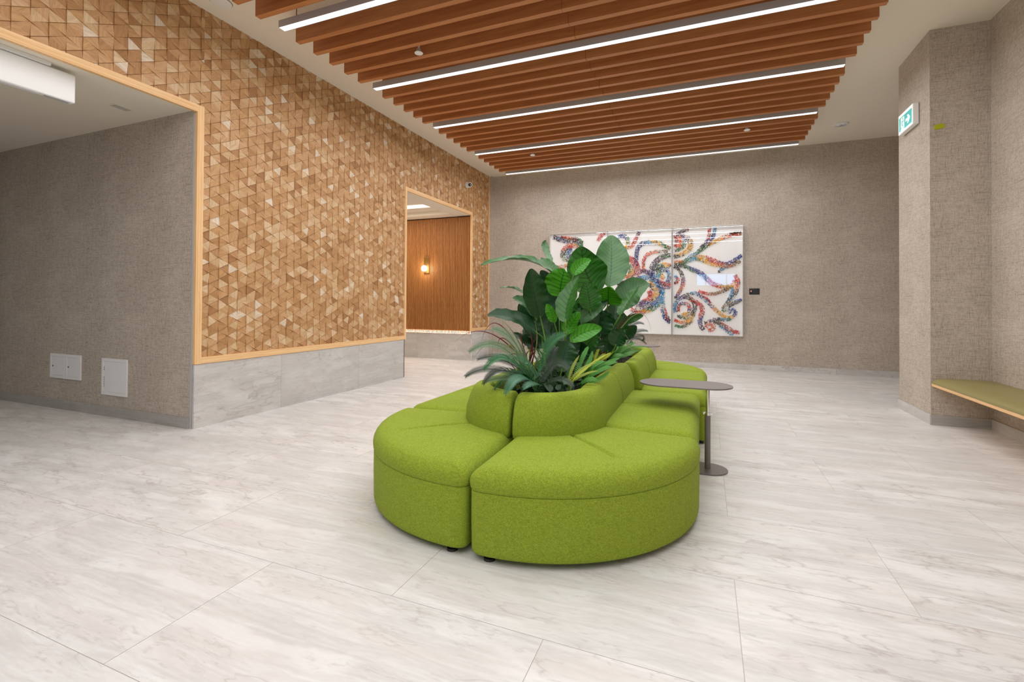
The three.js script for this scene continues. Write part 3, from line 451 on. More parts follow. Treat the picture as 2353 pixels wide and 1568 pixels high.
const FRONDS = [[0,[3.408,0.69,6.7],[3.253,0.918,6.85],[3.083,0.892,6.95],0.054,0],[0,[3.408,0.683,6.7],[3.231,0.784,6.9],[3.084,0.746,7.0],0.049,1],[0,[3.374,0.688,6.65],[3.243,0.926,6.6],[3.082,1.016,6.6],0.06,0],[0,[3.453,0.743,6.7],[3.488,0.911,6.65],[3.588,0.993,6.6],0.065,2],[0,[3.44,0.686,6.75],[3.34,0.863,6.95],[3.23,0.803,7.05],0.048,2],[0,[3.44,0.679,6.75],[3.432,0.757,7.0],[3.366,0.67,7.05],0.053,3],[0,[3.472,0.73,6.8],[3.446,0.811,6.85],[3.439,0.83,6.9],0.027,3],[0,[3.472,0.73,6.8],[3.518,0.808,6.85],[3.545,0.852,6.9],0.031,3],[0,[3.408,0.676,6.7],[3.312,0.789,6.95],[3.227,0.718,7.05],0.043,1],[0,[3.47,0.681,6.75],[3.549,0.805,6.7],[3.656,0.796,6.75],0.056,1],[0,[3.398,0.682,6.65],[3.257,0.831,6.75],[3.091,0.833,6.85],0.046,1],[0,[3.501,0.685,6.8],[3.497,0.721,6.95],[3.46,0.701,7.0],0.039,3],[0,[3.516,0.686,6.8],[3.644,0.75,6.9],[3.738,0.725,6.95],0.039,1],[0,[3.408,0.676,6.7],[3.344,0.757,6.85],[3.254,0.671,6.95],0.044,2],[0,[3.398,0.668,6.65],[3.281,0.803,6.75],[3.147,0.824,6.8],0.047,1],[0,[3.405,0.661,6.65],[3.358,0.789,6.65],[3.264,0.835,6.65],0.044,2],[0,[3.408,0.676,6.7],[3.328,0.736,6.9],[3.216,0.72,6.98],0.041,0],[0,[3.481,0.673,6.65],[3.495,0.827,6.6],[3.517,0.903,6.55],0.051,1],[1,[3.632,0.777,4.6],[3.718,0.958,4.5],[3.831,0.979,4.4],0.051,1],[1,[3.632,0.777,4.6],[3.753,0.889,4.5],[3.871,0.904,4.4],0.049,1],[1,[3.643,0.777,4.6],[3.753,0.831,4.5],[3.86,0.769,4.4],0.046,1],[1,[3.632,0.777,4.6],[3.673,0.922,4.5],[3.704,1.0,4.4],0.047,1],[1,[3.632,0.777,4.6],[3.804,0.859,4.55],[3.843,0.811,4.5],0.046,1],[2,[3.629,0.684,6.65],[3.645,0.777,6.6],[3.676,0.852,6.55],0.019,4],[2,[3.629,0.684,6.65],[3.703,0.773,6.6],[3.778,0.805,6.5],0.018,4],[2,[3.629,0.677,6.65],[3.73,0.746,6.65],[3.807,0.769,6.6],0.018,4],[2,[3.63,0.676,6.6],[3.715,0.778,6.4],[3.817,0.846,6.2],0.018,5],[2,[3.619,0.674,6.5],[3.661,0.821,6.4],[3.688,0.893,6.35],0.023,6],[2,[3.626,0.675,6.5],[3.692,0.769,6.4],[3.708,0.859,6.3],0.023,6],[3,[3.65,0.735,6.0],[3.669,0.824,5.95],[3.684,0.902,5.9],0.022,5],[3,[3.65,0.735,6.0],[3.715,0.77,5.9],[3.765,0.814,5.8],0.021,5],[3,[3.65,0.727,6.0],[3.691,0.783,5.95],[3.723,0.805,5.9],0.022,4],[3,[3.659,0.727,6.0],[3.648,0.806,5.95],[3.623,0.861,5.9],0.021,4],[4,[3.674,0.67,6.45],[3.779,0.744,6.45],[3.857,0.775,6.4],0.025,6],[4,[3.689,0.657,6.45],[3.786,0.693,6.45],[3.843,0.741,6.4],0.025,6],[4,[3.673,0.663,6.35],[3.78,0.761,6.35],[3.877,0.794,6.3],0.026,6],[4,[3.676,0.664,6.55],[3.749,0.705,6.55],[3.797,0.694,6.5],0.024,6],[4,[3.662,0.672,6.2],[3.774,0.758,6.2],[3.867,0.804,6.15],0.027,6],[4,[3.67,0.678,6.4],[3.738,0.772,6.4],[3.803,0.8,6.35],0.026,6],[5,[3.636,0.665,4.95],[3.752,0.756,4.95],[3.905,0.78,4.85],0.034,6],[5,[3.634,0.66,5.0],[3.749,0.728,5.0],[3.859,0.745,4.9],0.034,6],[5,[3.624,0.659,5.0],[3.718,0.759,5.0],[3.817,0.818,4.9],0.034,6],[5,[3.631,0.67,5.1],[3.703,0.787,5.1],[3.759,0.855,5.0],0.033,6],[5,[3.662,0.682,5.1],[3.754,0.718,5.1],[3.821,0.742,5.0],0.033,6],[5,[3.647,0.663,5.3],[3.706,0.726,5.3],[3.759,0.728,5.2],0.032,6],[5,[3.639,0.661,5.2],[3.669,0.764,5.2],[3.692,0.828,5.1],0.032,6]];
const BLADES = [[0,[3.303,0.76,6.5],[3.087,1.047,6.525],[2.963,0.896,6.55],0],[0,[3.303,0.76,6.5],[3.01,0.983,6.525],[2.756,0.908,6.55],0],[0,[3.303,0.76,6.5],[3.13,0.947,6.525],[3.099,0.824,6.55],0],[0,[3.312,0.768,6.5],[3.263,0.944,6.525],[3.278,1.0,6.55],0],[0,[3.312,0.768,6.5],[3.062,0.914,6.525],[2.892,0.751,6.55],1],[0,[3.312,0.768,6.5],[3.344,0.902,6.525],[3.32,1.038,6.55],0],[0,[3.32,0.769,6.5],[3.376,0.926,6.525],[3.368,1.085,6.55],1],[0,[3.303,0.768,6.5],[3.23,0.951,6.525],[3.182,1.012,6.55],0],[0,[3.312,0.768,6.5],[3.206,0.842,6.525],[3.175,0.782,6.55],0],[0,[3.312,0.768,6.5],[3.28,0.861,6.525],[3.321,0.956,6.55],0],[0,[3.32,0.769,6.5],[3.336,0.886,6.525],[3.4,0.996,6.55],0],[0,[3.307,0.768,6.5],[3.189,0.895,6.525],[3.158,0.858,6.55],2],[0,[3.307,0.768,6.5],[3.247,0.859,6.525],[3.191,0.806,6.55],2],[0,[3.312,0.768,6.5],[3.328,0.855,6.525],[3.289,0.901,6.55],2],[0,[3.303,0.768,6.5],[3.344,0.841,6.525],[3.385,0.868,6.55],0],[0,[3.303,0.768,6.5],[3.304,0.847,6.525],[3.353,0.874,6.55],0],[0,[3.303,0.768,6.5],[3.288,0.831,6.525],[3.297,0.887,6.55],0],[0,[3.312,0.761,6.5],[3.163,1.034,6.525],[3.029,1.055,6.55],1],[1,[3.61,0.696,5.6],[3.598,0.897,5.55],[3.674,0.996,5.5],3],[1,[3.619,0.696,5.6],[3.683,0.966,5.55],[3.73,0.997,5.5],3],[1,[3.61,0.705,5.6],[3.646,0.861,5.55],[3.73,0.945,5.5],0],[1,[3.61,0.705,5.6],[3.589,0.849,5.55],[3.549,0.94,5.5],0],[1,[3.61,0.705,5.6],[3.767,0.949,5.55],[3.87,0.791,5.5],3],[1,[3.619,0.705,5.6],[3.795,0.857,5.55],[3.924,0.719,5.5],3],[1,[3.619,0.705,5.6],[3.683,0.853,5.55],[3.777,0.787,5.5],0],[1,[3.61,0.705,5.6],[3.561,0.829,5.55],[3.52,0.91,5.5],0],[1,[3.61,0.705,5.6],[3.617,0.869,5.55],[3.597,0.941,5.5],0],[1,[3.619,0.705,5.6],[3.767,0.893,5.55],[3.888,0.745,5.5],3],[1,[3.619,0.705,5.6],[3.674,1.003,5.55],[3.758,1.04,5.5],0],[1,[3.61,0.705,5.6],[3.655,0.946,5.55],[3.645,1.048,5.5],3],[1,[3.619,0.705,5.6],[3.821,1.071,5.55],[3.995,1.11,5.5],0],[1,[3.619,0.705,5.6],[3.894,1.1,5.55],[4.027,0.945,5.5],1]];
// ---------------------------------------------------------------- green modular sofa
const feltNoise = (u, v, i, j) => 0.45 * hash(i >> 1, j >> 1, 7) + 0.55 * vnoise(u * 150, v * 190, 150, 190, 5) + 0.16 * (vnoise(u * 50, v * 50, 50, 50, 11) - 0.5) + 0.35 * (hash(i, j, 2) - 0.5);
const feltMap = texture(512, 512, (u, v, i, j) => mixc([104, 124, 22], [178, 197, 62], clamp(feltNoise(u, v, i, j), 0, 1)), { size: [0.3, 0.3] });
const feltBump = texture(256, 256, (u, v, i, j) => { const d = 255 * clamp(feltNoise(u, v, i, j), 0, 1); return [d, d, d]; }, { size: [0.21, 0.21], color: false });
const felt = std({ map: feltMap, bumpMap: feltBump, bumpScale: 0.0009, roughness: 0.95 });

// a rounded rectangle in (s, w), N points, mapped to plan by place(s, w) -> [x, z]
function outline(s0, s1, w0, w1, rc, place, N) {
  const L = 2 * (s1 - s0 + w1 - w0) - 8 * rc + 2 * Math.PI * rc, pts = [];
  const seg = [[s1 - s0 - 2 * rc, (t) => [s0 + rc + t, w0]], [Math.PI * rc / 2, (t) => [s1 - rc + rc * Math.sin(t / rc), w0 + rc - rc * Math.cos(t / rc)]],
    [w1 - w0 - 2 * rc, (t) => [s1, w0 + rc + t]], [Math.PI * rc / 2, (t) => [s1 - rc + rc * Math.cos(t / rc), w1 - rc + rc * Math.sin(t / rc)]],
    [s1 - s0 - 2 * rc, (t) => [s1 - rc - t, w1]], [Math.PI * rc / 2, (t) => [s0 + rc - rc * Math.sin(t / rc), w1 - rc + rc * Math.cos(t / rc)]],
    [w1 - w0 - 2 * rc, (t) => [s0, w1 - rc - t]], [Math.PI * rc / 2, (t) => [s0 + rc - rc * Math.cos(t / rc), w0 + rc - rc * Math.sin(t / rc)]]];
  for (let i = 0; i < N; i++) { let d = i / N * L, k = 0; while (k < 7 && d > seg[k][0]) d -= seg[k++][0]; pts.push(seg[k][1](d)); }
  return pts.map(([s, w]) => place(s, w));
}
// layers: [y, s0, s1, w0, w1, rc]; the top closes on the middle line of the last layer, rising to yTop
function loft(layers, place, { N = 160, rings = 6, yTop, groove, capBottom = true }) {
  const pos = [], idx = [], rows = [];
  const row = (pts, y) => { const at = pos.length / 3; pts.forEach((p, i) => { const yy = typeof y === 'function' ? y(p, i) : y; pos.push(p[0], yy - (groove ? groove(p[0], p[1]) : 0), p[1]); }); rows.push(at); };
  for (const [y, ...o] of layers) row(outline(...o, place, N), y);
  const [yl, s0, s1, w0, w1] = layers[layers.length - 1], last = outline(...layers[layers.length - 1].slice(1), place, N);
  const half = Math.min(s1 - s0, w1 - w0) / 2, spine = [];
  const alongS = s1 - s0 >= w1 - w0; for (let k = 0; k <= 200; k++) { const t = k / 200; spine.push(alongS ? place(s0 + half + t * (s1 - s0 - 2 * half), (w0 + w1) / 2) : place((s0 + s1) / 2, w0 + half + t * (w1 - w0 - 2 * half))); }
  const near = last.map((p) => spine.reduce((b, q) => (Math.hypot(q[0] - p[0], q[1] - p[1]) < Math.hypot(b[0] - p[0], b[1] - p[1]) ? q : b)));
  for (let r = 1; r <= rings; r++) { const t = r / rings; row(last.map((p, i) => [p[0] + (near[i][0] - p[0]) * t, p[1] + (near[i][1] - p[1]) * t]), yl + (yTop - yl) * (1 - (1 - t) * (1 - t))); }
  for (let r = 0; r + 1 < rows.length; r++) for (let i = 0; i < N; i++) { const a = rows[r] + i, b = rows[r] + (i + 1) % N, c = rows[r + 1] + i, d = rows[r + 1] + (i + 1) % N; idx.push(a, b, d, a, d, c); }
  if (capBottom) { const f = outline(...layers[0].slice(1), place, N).map((p) => new THREE.Vector2(p[0], p[1])); for (const t of THREE.ShapeUtils.triangulateShape(f, [])) idx.push(t[0], t[2], t[1]); }
  let vol = 0; const P = (i) => [pos[3 * i], pos[3 * i + 1], pos[3 * i + 2]];
  for (let k = 0; k < idx.length; k += 3) { const a = P(idx[k]), b = P(idx[k + 1]), c = P(idx[k + 2]); vol += a[0] * (b[1] * c[2] - b[2] * c[1]) + a[1] * (b[2] * c[0] - b[0] * c[2]) + a[2] * (b[0] * c[1] - b[1] * c[0]); }
  if (vol < 0) for (let k = 0; k < idx.length; k += 3) [idx[k + 1], idx[k + 2]] = [idx[k + 2], idx[k + 1]];
  let g = new THREE.BufferGeometry(); g.setAttribute('position', new THREE.Float32BufferAttribute(pos, 3)); g.setIndex(idx); g.computeVertexNormals(); g = g.toNonIndexed();
  const p = g.attributes.position, n = g.attributes.normal, uv = new Float32Array(p.count * 2);
  for (let t = 0; t < p.count; t += 3) {
    let ny = 0, nx = 0, nz = 0; for (let k = 0; k < 3; k++) { ny += n.getY(t + k); nx += n.getX(t + k); nz += n.getZ(t + k); }
    const flat = Math.abs(ny) > Math.hypot(nx, nz), ref = Math.atan2(nz, nx);
    for (let k = 0; k < 3; k++) { const i = t + k, x = p.getX(i), z = p.getZ(i); uv[2 * i] = flat ? x : -x * Math.sin(ref) + z * Math.cos(ref) + ref * 0.9; uv[2 * i + 1] = flat ? z : p.getY(i); }
  }
  g.setAttribute('uv', new THREE.BufferAttribute(uv, 2)); return g;
}
const W0 = 0.30, W1 = 0.995, LEN = 1.36;
function sofaParts(kind) {
  const round = kind === 'quarter', mid = 0.63, S0 = 0.003, S1 = (round ? Math.PI / 2 * mid : LEN) - 0.003;
  const place = round ? (s, w) => { const a = s / mid; const k = 1 + 0.036 * Math.max(0, Math.sin(2 * a)) * smooth(0.46, 0.98, w); return [w * k * Math.cos(a), w * k * Math.sin(a)]; } : (s, w) => [w, -s];
  const lay = (y, d, rc = 0.04) => [y, S0 + d, S1 - d, W0 + d, W1 - d, Math.max(rc - d * 0.5, 0.012)];
  const groove = round
    ? (x, z) => { const r = Math.hypot(x, z), d = Math.abs(x - z) / Math.SQRT2; return 0.02 * Math.exp(-((d / 0.012) ** 2)) * (1 - smooth(0.84, 0.92, r)); }
    : (x, z) => 0.02 * Math.exp(-(((z + LEN / 2) / 0.012) ** 2));
  const seat = loft([lay(0.322, 0.012), lay(0.324, 0.001), lay(0.338, -0.003), lay(0.36, -0.0045), lay(0.382, -0.001), lay(0.4, 0.007), lay(0.416, 0.019), lay(0.428, 0.034), lay(0.436, 0.054), lay(0.441, 0.08)], place, { N: 460, rings: 26, yTop: 0.45, groove: (x, z) => groove(x, z) });
  const base = loft([lay(0.03, 0.014), lay(0.033, 0.006), lay(0.05, 0.002), lay(0.2, 0.0), lay(0.318, 0.0), lay(0.323, 0.004)], place, { N: 160, rings: 1, yTop: 0.323 });
  const b = (y, w0, w1, e) => [y, S0 + e, S1 - e, w0, w1, 0.025];
  const back = loft([b(0.415, 0.32, 0.446, 0.012), b(0.424, 0.305, 0.457, 0.004), b(0.45, 0.3, 0.461, 0.001), b(0.52, 0.295, 0.456, 0), b(0.575, 0.292, 0.44, 0), b(0.612, 0.29, 0.426, 0.001), b(0.636, 0.291, 0.414, 0.006), b(0.653, 0.297, 0.402, 0.014), b(0.663, 0.308, 0.388, 0.024)], place, { N: 260, rings: 5, yTop: 0.667, groove: round ? null : (x, z) => 0 });
  const feet = []; for (const s of round ? [S0 + 0.06, (S0 + S1) / 2, S1 - 0.06] : [S0 + 0.06, S1 - 0.06]) for (const w of [W0 + 0.06, Math.abs(s - (S0 + S1) / 2) < 0.01 ? W1 - 0.2 : W1 - 0.05]) feet.push(place(s, w));
  return { seat, base, back, feet };
}
const SOFA = { quarter: sofaParts('quarter'), straight: sofaParts('straight') };
const footGeo = merge([cyl(0.018, 0.018, 0.022, 16).translate(0, 0.022, 0), cyl(0.026, 0.028, 0.011, 20).translate(0, 0.0055, 0)]);
const stitch = std({ color: 0x6f7d14, roughness: 0.95 });
function sofaModule(kind, x, z, turn, label) {
  const t = thing(kind === 'quarter' ? 'corner_sofa_module' : 'sofa_module', label, 'sofa', [x, 0, z], turn, 'green sofa modules around the planter'), m = SOFA[kind];
  part('base', m.base, felt, t); part('seat_cushion', m.seat, felt, t); const b = part('backrest', m.back, felt, t);
  if (kind === 'straight') {                                 // the sewn seam down the middle of a straight backrest
    const line = [[0.461, 0.45], [0.456, 0.52], [0.44, 0.575], [0.426, 0.612], [0.414, 0.636], [0.402, 0.653], [0.388, 0.663], [0.32, 0.667]].map(([w, y]) => V(w, y, -LEN / 2));
    part('seam', new THREE.TubeGeometry(new THREE.CatmullRomCurve3(line), 40, 0.0011, 6), stitch, b);
  }
  const seamLine = kind === 'straight' ? [0.48, 0.56, 0.66, 0.76, 0.86, 0.92, 0.95, 0.972, 0.988, 0.997].map((w) => V(w, 0, -LEN / 2)) : [0.48, 0.56, 0.64, 0.72, 0.8, 0.86, 0.89].map((w) => V(w * Math.SQRT1_2, 0, w * Math.SQRT1_2));
  seamLine.forEach((q) => { const w = kind === 'straight' ? q.x : Math.hypot(q.x, q.z), e = Math.max(0, W1 - w); q.y = e < 0.08 ? (e < 0.007 ? 0.392 : e < 0.019 ? 0.392 + (e - 0.007) * 1.33 : e < 0.034 ? 0.408 + (e - 0.019) * 0.8 : e < 0.054 ? 0.42 + (e - 0.034) * 0.4 : 0.428 + (e - 0.054) * 0.19) - 0.0085 : 0.4325 + 0.006 * smooth(0.08, 0.25, e) - 0.0055; });
  part('seam', new THREE.TubeGeometry(new THREE.CatmullRomCurve3(seamLine), 60, 0.003, 6), stitch, t);
  for (const [fx, fz] of m.feet) part('foot', footGeo, blackPlastic, t).position.set(fx, 0, fz);
}
const CR = [3.412, 6.615], CL = [3.398, 6.602];
sofaModule('quarter', ...CR, 0, 'rounded green felt sofa end nearest the camera, right half');
sofaModule('quarter', ...CL, -Math.PI / 2, 'rounded green felt sofa end nearest the camera, left half');
sofaModule('straight', CR[0] - 0.012, CR[1] - 0.004, 0, 'straight green sofa seat under the dark side table');
sofaModule('straight', CL[0], CL[1] - 0.004 - LEN, Math.PI, 'straight green sofa seat on the left side beside the palm fronds');
sofaModule('straight', CR[0] + 0.045, 5.235, 0, 'straight green sofa seat behind the dark side table, right side');
sofaModule('straight', CL[0] + 0.02, 5.235 - LEN, Math.PI, 'straight green sofa seat far along the left side of the planter');
sofaModule('quarter', CR[0] + 0.045, 3.87, Math.PI / 2, 'rounded green sofa end nearest the artwork wall, right half');
sofaModule('quarter', CL[0] + 0.02, 3.87, Math.PI, 'rounded green sofa end nearest the artwork wall, left half');

// side tables
function sideTable(x, z, turn, label) {
  const t = thing('side_table', label, 'table', [x, 0, z], turn);
  const stadium = (len, w, h) => { const s = new THREE.Shape(), r = w / 2, a = len / 2 - r; s.moveTo(-a, -r); s.lineTo(a, -r); s.absarc(a, 0, r, -Math.PI / 2, Math.PI / 2); s.lineTo(-a, r); s.absarc(-a, 0, r, Math.PI / 2, Math.PI * 1.5); const g = new THREE.ExtrudeGeometry(s, { depth: h - 0.003, bevelEnabled: true, bevelSize: 0.0015, bevelThickness: 0.0015, bevelSegments: 2, bevelOffset: -0.0015, curveSegments: 32 }); return g.rotateX(-Math.PI / 2).translate(0, 0.0015, 0); };
  part('table_top', stadium(0.645, 0.345, 0.01), darkMetal, t).position.set(-0.155, 0.6, 0);
  part('base_plate', stadium(0.42, 0.26, 0.01), darkMetal, t).position.set(-0.075, 0, 0);
  part('lower_tube', cyl(0.02, 0.02, 0.385, 24), darkMetal, t).position.y = 0.2025;
  part('upper_tube', cyl(0.014, 0.014, 0.205, 24), chrome, t).position.y = 0.4975;
  const c = part('clamp_collar', cyl(0.0215, 0.0215, 0.018, 24), chrome, t); c.position.y = 0.401;
  part('clamp_lever', rbx(-0.032, -0.018, -0.004, 0.012, -0.008, 0.008, 0.002), chrome, c); part('clamp_screw', rbx(0.018, 0.034, -0.006, 0.01, -0.006, 0.006, 0.002), chrome, c);
}
sideTable(4.455, 5.865, 0, 'dark grey side table on a pole beside the sofa');
sideTable(3.70, 2.74, 0, 'dark side table mostly hidden behind the plants at the far sofa end');

// ---------------------------------------------------------------- planter and plants
{
  const t = thing('planter_box', 'dark planter trough inside the ring of sofa backrests', 'planter', [3.42, 0, 5.243]);
  const wall = std({ color: 0x1d1b19, roughness: 0.8 });
  const stadium = (r, a, C) => { const s = new C(); s.moveTo(r, -a); s.lineTo(r, a); s.absarc(0, a, r, 0, Math.PI); s.lineTo(-r, -a); s.absarc(0, -a, r, Math.PI, 2 * Math.PI); return s; };
  const rim = stadium(0.262, 1.35, THREE.Shape); rim.holes.push(stadium(0.25, 1.35, THREE.Path));
  part('trough', merge([new THREE.ExtrudeGeometry(rim, { depth: 0.56, bevelEnabled: false, curveSegments: 20 }), new THREE.ExtrudeGeometry(stadium(0.262, 1.35, THREE.Shape), { depth: 0.02, bevelEnabled: false, curveSegments: 20 })]).rotateX(-Math.PI / 2), wall, t);
  const soil = new THREE.PlaneGeometry(0.49, 3.17, 24, 140).rotateX(-Math.PI / 2), sp = soil.attributes.position; for (let i = 0; i < sp.count; i++) { const e = Math.abs(sp.getZ(i)) - 1.35; if (e > 0) sp.setX(i, sp.getX(i) * Math.sqrt(Math.max(0.001, 0.0605 - e * e)) / 0.246); sp.setY(i, 0.02 * fbm(sp.getX(i) + 1, sp.getZ(i) / 3.2 + 1, 12, 80, 3, 3)); } soil.computeVertexNormals();
  const s = part('soil', soil, std({ color: 0x2a1d14, roughness: 1 }), t); s.position.set(0, 0.535, 0);
}
function leafTexture(seed, body, edge, vein, n, strength) {
  return texture(256, 512, (u, v) => {
    const s = Math.abs(u - 0.5) * 2, ph = v * n - s * n * 0.16 + 0.4 * (fbm(u, v, 4, 8, 2, seed) - 0.5);
    const side = Math.pow(Math.abs(Math.cos(Math.PI * ph)), 26) * (1 - 0.5 * s), fineV = Math.pow(Math.abs(Math.cos(Math.PI * ph * 5)), 4) * 0.14, rib = Math.exp(-((s / 0.035) ** 2));
    const c = mixc(body, edge, clamp(0.6 * s + 0.9 * (fbm(u, v, 5, 9, 4, seed + 5) - 0.5) + 0.1, 0, 1));
    return mixc(c, vein, clamp(strength * (side + fineV) + 0.8 * rib, 0, 1));
  });
}
const LEAF_MAPS = [leafTexture(1, [86, 176, 28], [66, 150, 22], [22, 84, 16], 8, 0.8), leafTexture(2, [54, 124, 32], [40, 104, 24], [14, 52, 16], 11, 0.9), leafTexture(3, [100, 142, 92], [74, 122, 74], [50, 94, 58], 15, 0.65),
  leafTexture(4, [62, 122, 42], [48, 102, 34], [20, 58, 24], 10, 0.8), leafTexture(5, [36, 84, 38], [26, 68, 30], [16, 44, 24], 10, 0.55)];
const leafMats = LEAF_MAPS.map((map) => std({ map, bumpMap: map, bumpScale: 0.003, roughness: 0.36, side: THREE.DoubleSide }));
const stemMat = std({ color: 0x5c8a34, roughness: 0.55 });
const P3 = (a) => new THREE.Vector3(...a), CAM = camera.position;
function bez(B, M, T) { const c = M.clone().multiplyScalar(2).addScaledVector(B, -0.5).addScaledVector(T, -0.5); return new THREE.QuadraticBezierCurve3(B, c, T); }
function bladeGeometry(B, M, T, hw, roll, seed) {
  const curve = bez(B, M, T), NA = 26, NB = 10, pos = [], uv = [], idx = [];
  const face = CAM.clone().sub(M).setY(0).normalize().multiplyScalar(0.85).add(V(0, 0.55, 0)).normalize();
  for (let i = 0; i <= NA; i++) {
    const t = i / NA, p = curve.getPoint(t), tan = curve.getTangent(t);
    let n = face.clone().addScaledVector(tan, -face.dot(tan)).normalize().applyAxisAngle(tan, roll); const side = tan.clone().cross(n).normalize();
    const w = hw * 1.22 * Math.pow(Math.sin(Math.PI * Math.pow(clamp(t * 0.985 + 0.006, 0, 1), 0.9)), 0.58) * (1 - 0.12 * t * t * t);
    for (let j = 0; j <= NB; j++) {
      const s = j / NB * 2 - 1, ripple = 0.05 * hw * Math.sin(t * 34 + seed * 3 + s * 2) * s * s + 0.09 * hw * Math.sin(t * 11 + seed + (s > 0 ? 1.7 : 0)) * s * s;
      const q = p.clone().addScaledVector(side, s * w).addScaledVector(n, 0.28 * w * Math.abs(s) ** 1.5 + ripple - 0.05 * w * (1 - Math.abs(s)) + 0.012 * hw * Math.cos(Math.PI * 2 * (t * 11 - Math.abs(s) * 1.8)));
      pos.push(q.x, q.y, q.z); uv.push(j / NB, t);
    }
  }
  for (let i = 0; i < NA; i++) for (let j = 0; j < NB; j++) { const a = i * (NB + 1) + j, b = a + 1, c = a + NB + 1, d = c + 1; idx.push(a, b, d, a, d, c); }
  const g = new THREE.BufferGeometry(); g.setAttribute('position', new THREE.Float32BufferAttribute(pos, 3)); g.setAttribute('uv', new THREE.Float32BufferAttribute(uv, 2)); g.setIndex(idx); g.computeVertexNormals(); return g;
}
const SOIL = 0.55;
{
  const plants = [['broad_leaf_plant', 'broad leaved green plant at the planter end nearest the camera', [3.44, SOIL, 6.3]], ['broad_leaf_plant', 'broad leaved plant in mid planter with the tallest upright leaves', [3.52, SOIL, 5.6]]]
    .map(([n, l, p]) => { const t = thing(n, l, 'plant', p); t.userData.at = P3(p); return t; });
  LEAVES.forEach(([pl, B, M, T, hw, kind, roll], i) => {
    const t = plants[pl], o = t.position, b = P3(B).sub(o), m = P3(M).sub(o), tip = P3(T).sub(o);
    const g = bladeGeometry(P3(B), P3(M), P3(T), hw, roll, i).translate(-o.x, -o.y, -o.z);
    const leaf = part('leaf', g, leafMats[kind], t);
    const dir = m.clone().sub(b).normalize(), root = V(rr(-0.06, 0.06), 0, rr(-0.12, 0.12));
    const c = new THREE.CubicBezierCurve3(root, root.clone().lerp(b, 0.35).setY(b.y * 0.55), b.clone().addScaledVector(dir, -0.1), b.clone().addScaledVector(dir, 0.02));
    part('stalk', new THREE.TubeGeometry(c, 14, 0.0055, 6), stemMat, leaf);
  });
  for (const t of plants) delete t.userData.at;
}
// feathery fronds
const FROND_COLORS = [0x587850, 0x2e3e30, 0x236a34, 0x55876a, 0x8c9c24, 0xb2c020, 0x438a20];
const frondMats = FROND_COLORS.map((color) => std({ color, roughness: 0.5, side: THREE.DoubleSide }));
function frondGeometry(B, M, T, len, kind) {
  const curve = bez(B, M, T), L = curve.getLength(), fern = kind >= 4, N = Math.max(12, Math.round(L / (fern ? 0.0095 : 0.0075))), pos = [], idx = [];
  const wide = fern ? 0.007 : 0.0042, face = CAM.clone().sub(M).setY(0).normalize().multiplyScalar(0.7).add(V(0, 0.75, 0)).normalize();
  for (let i = 2; i <= N; i++) for (const sg of [-1, 1]) {
    const t = i / N, p = curve.getPoint(t), tan = curve.getTangent(t), n = face.clone().addScaledVector(tan, -face.dot(tan)).normalize(), side = tan.clone().cross(n).multiplyScalar(sg);
    const l = (kind === 4 || kind === 5 ? 0.72 : 1) * len * (fern ? Math.pow(Math.sin(Math.PI * (0.1 + 0.88 * t)), 0.6) : Math.pow(Math.sin(Math.PI * (0.12 + 0.82 * t)), 0.55)) * rr(0.92, 1.06);
    const d = side.clone().multiplyScalar(0.86).addScaledVector(tan, fern ? 0.3 : 0.5 + 0.3 * t).addScaledVector(n, fern ? 0.06 : 0.22).normalize(), e = tan.clone();
    const q = p.clone().addScaledVector(d, l * 0.5).addScaledVector(n, 0.03 * l), tip = p.clone().addScaledVector(d, l).addScaledVector(n, -0.12 * l), at = pos.length / 3;
    for (const v of [p.clone().addScaledVector(e, -wide / 2), p.clone().addScaledVector(e, wide / 2), q.clone().addScaledVector(e, -wide * 0.6), q.clone().addScaledVector(e, wide * 0.6), tip]) pos.push(v.x, v.y, v.z);
    idx.push(at, at + 1, at + 3, at, at + 3, at + 2, at + 2, at + 3, at + 4);
  }
  const g = new THREE.BufferGeometry(); g.setAttribute('position', new THREE.Float32BufferAttribute(pos, 3)); g.setIndex(idx); g.computeVertexNormals();
  return { g, rib: new THREE.TubeGeometry(curve, 18, fern ? 0.0016 : 0.0026, 5) };
}
{
  const spec = [['sago_palm', 'feathery palm plant hanging over the front sofa backrest', 'plant'], ['sago_palm', 'small dark feathery palm near the far end of the planter', 'plant'], ['yellow_fern', 'yellow green toothed fern at the front of the planter', 'plant'], ['yellow_fern', 'yellow toothed fern in mid planter behind the front ferns', 'plant'], ['green_fern', 'bright green fern against the front right backrest', 'plant'], ['green_fern', 'bright green fern spilling over the far right backrest', 'plant']];
  const roots = spec.map(([n, l, c], i) => { const own = FRONDS.filter((f) => f[0] === i), m = own.reduce((s, f) => s.add(P3(f[1])), V(0, 0, 0)).multiplyScalar(1 / own.length); return thing(n, l, c, [clamp(m.x, 3.22, 3.64), SOIL, m.z]); });
  for (const [pl, B, M, T, len, kind] of FRONDS) {
    const t = roots[pl], o = t.position, { g, rib } = frondGeometry(P3(B), P3(M), P3(T), len, kind);
    const f = part('frond', g.translate(-o.x, -o.y, -o.z), frondMats[kind], t); part('rib', rib.translate(-o.x, -o.y, -o.z), frondMats[kind], f);
    part('stalk', new THREE.TubeGeometry(new THREE.QuadraticBezierCurve3(V(0, 0, 0), V(0, (B[1] - o.y) * 0.7, 0), P3(B).sub(o)), 8, 0.003, 5), frondMats[kind], f);
  }
}
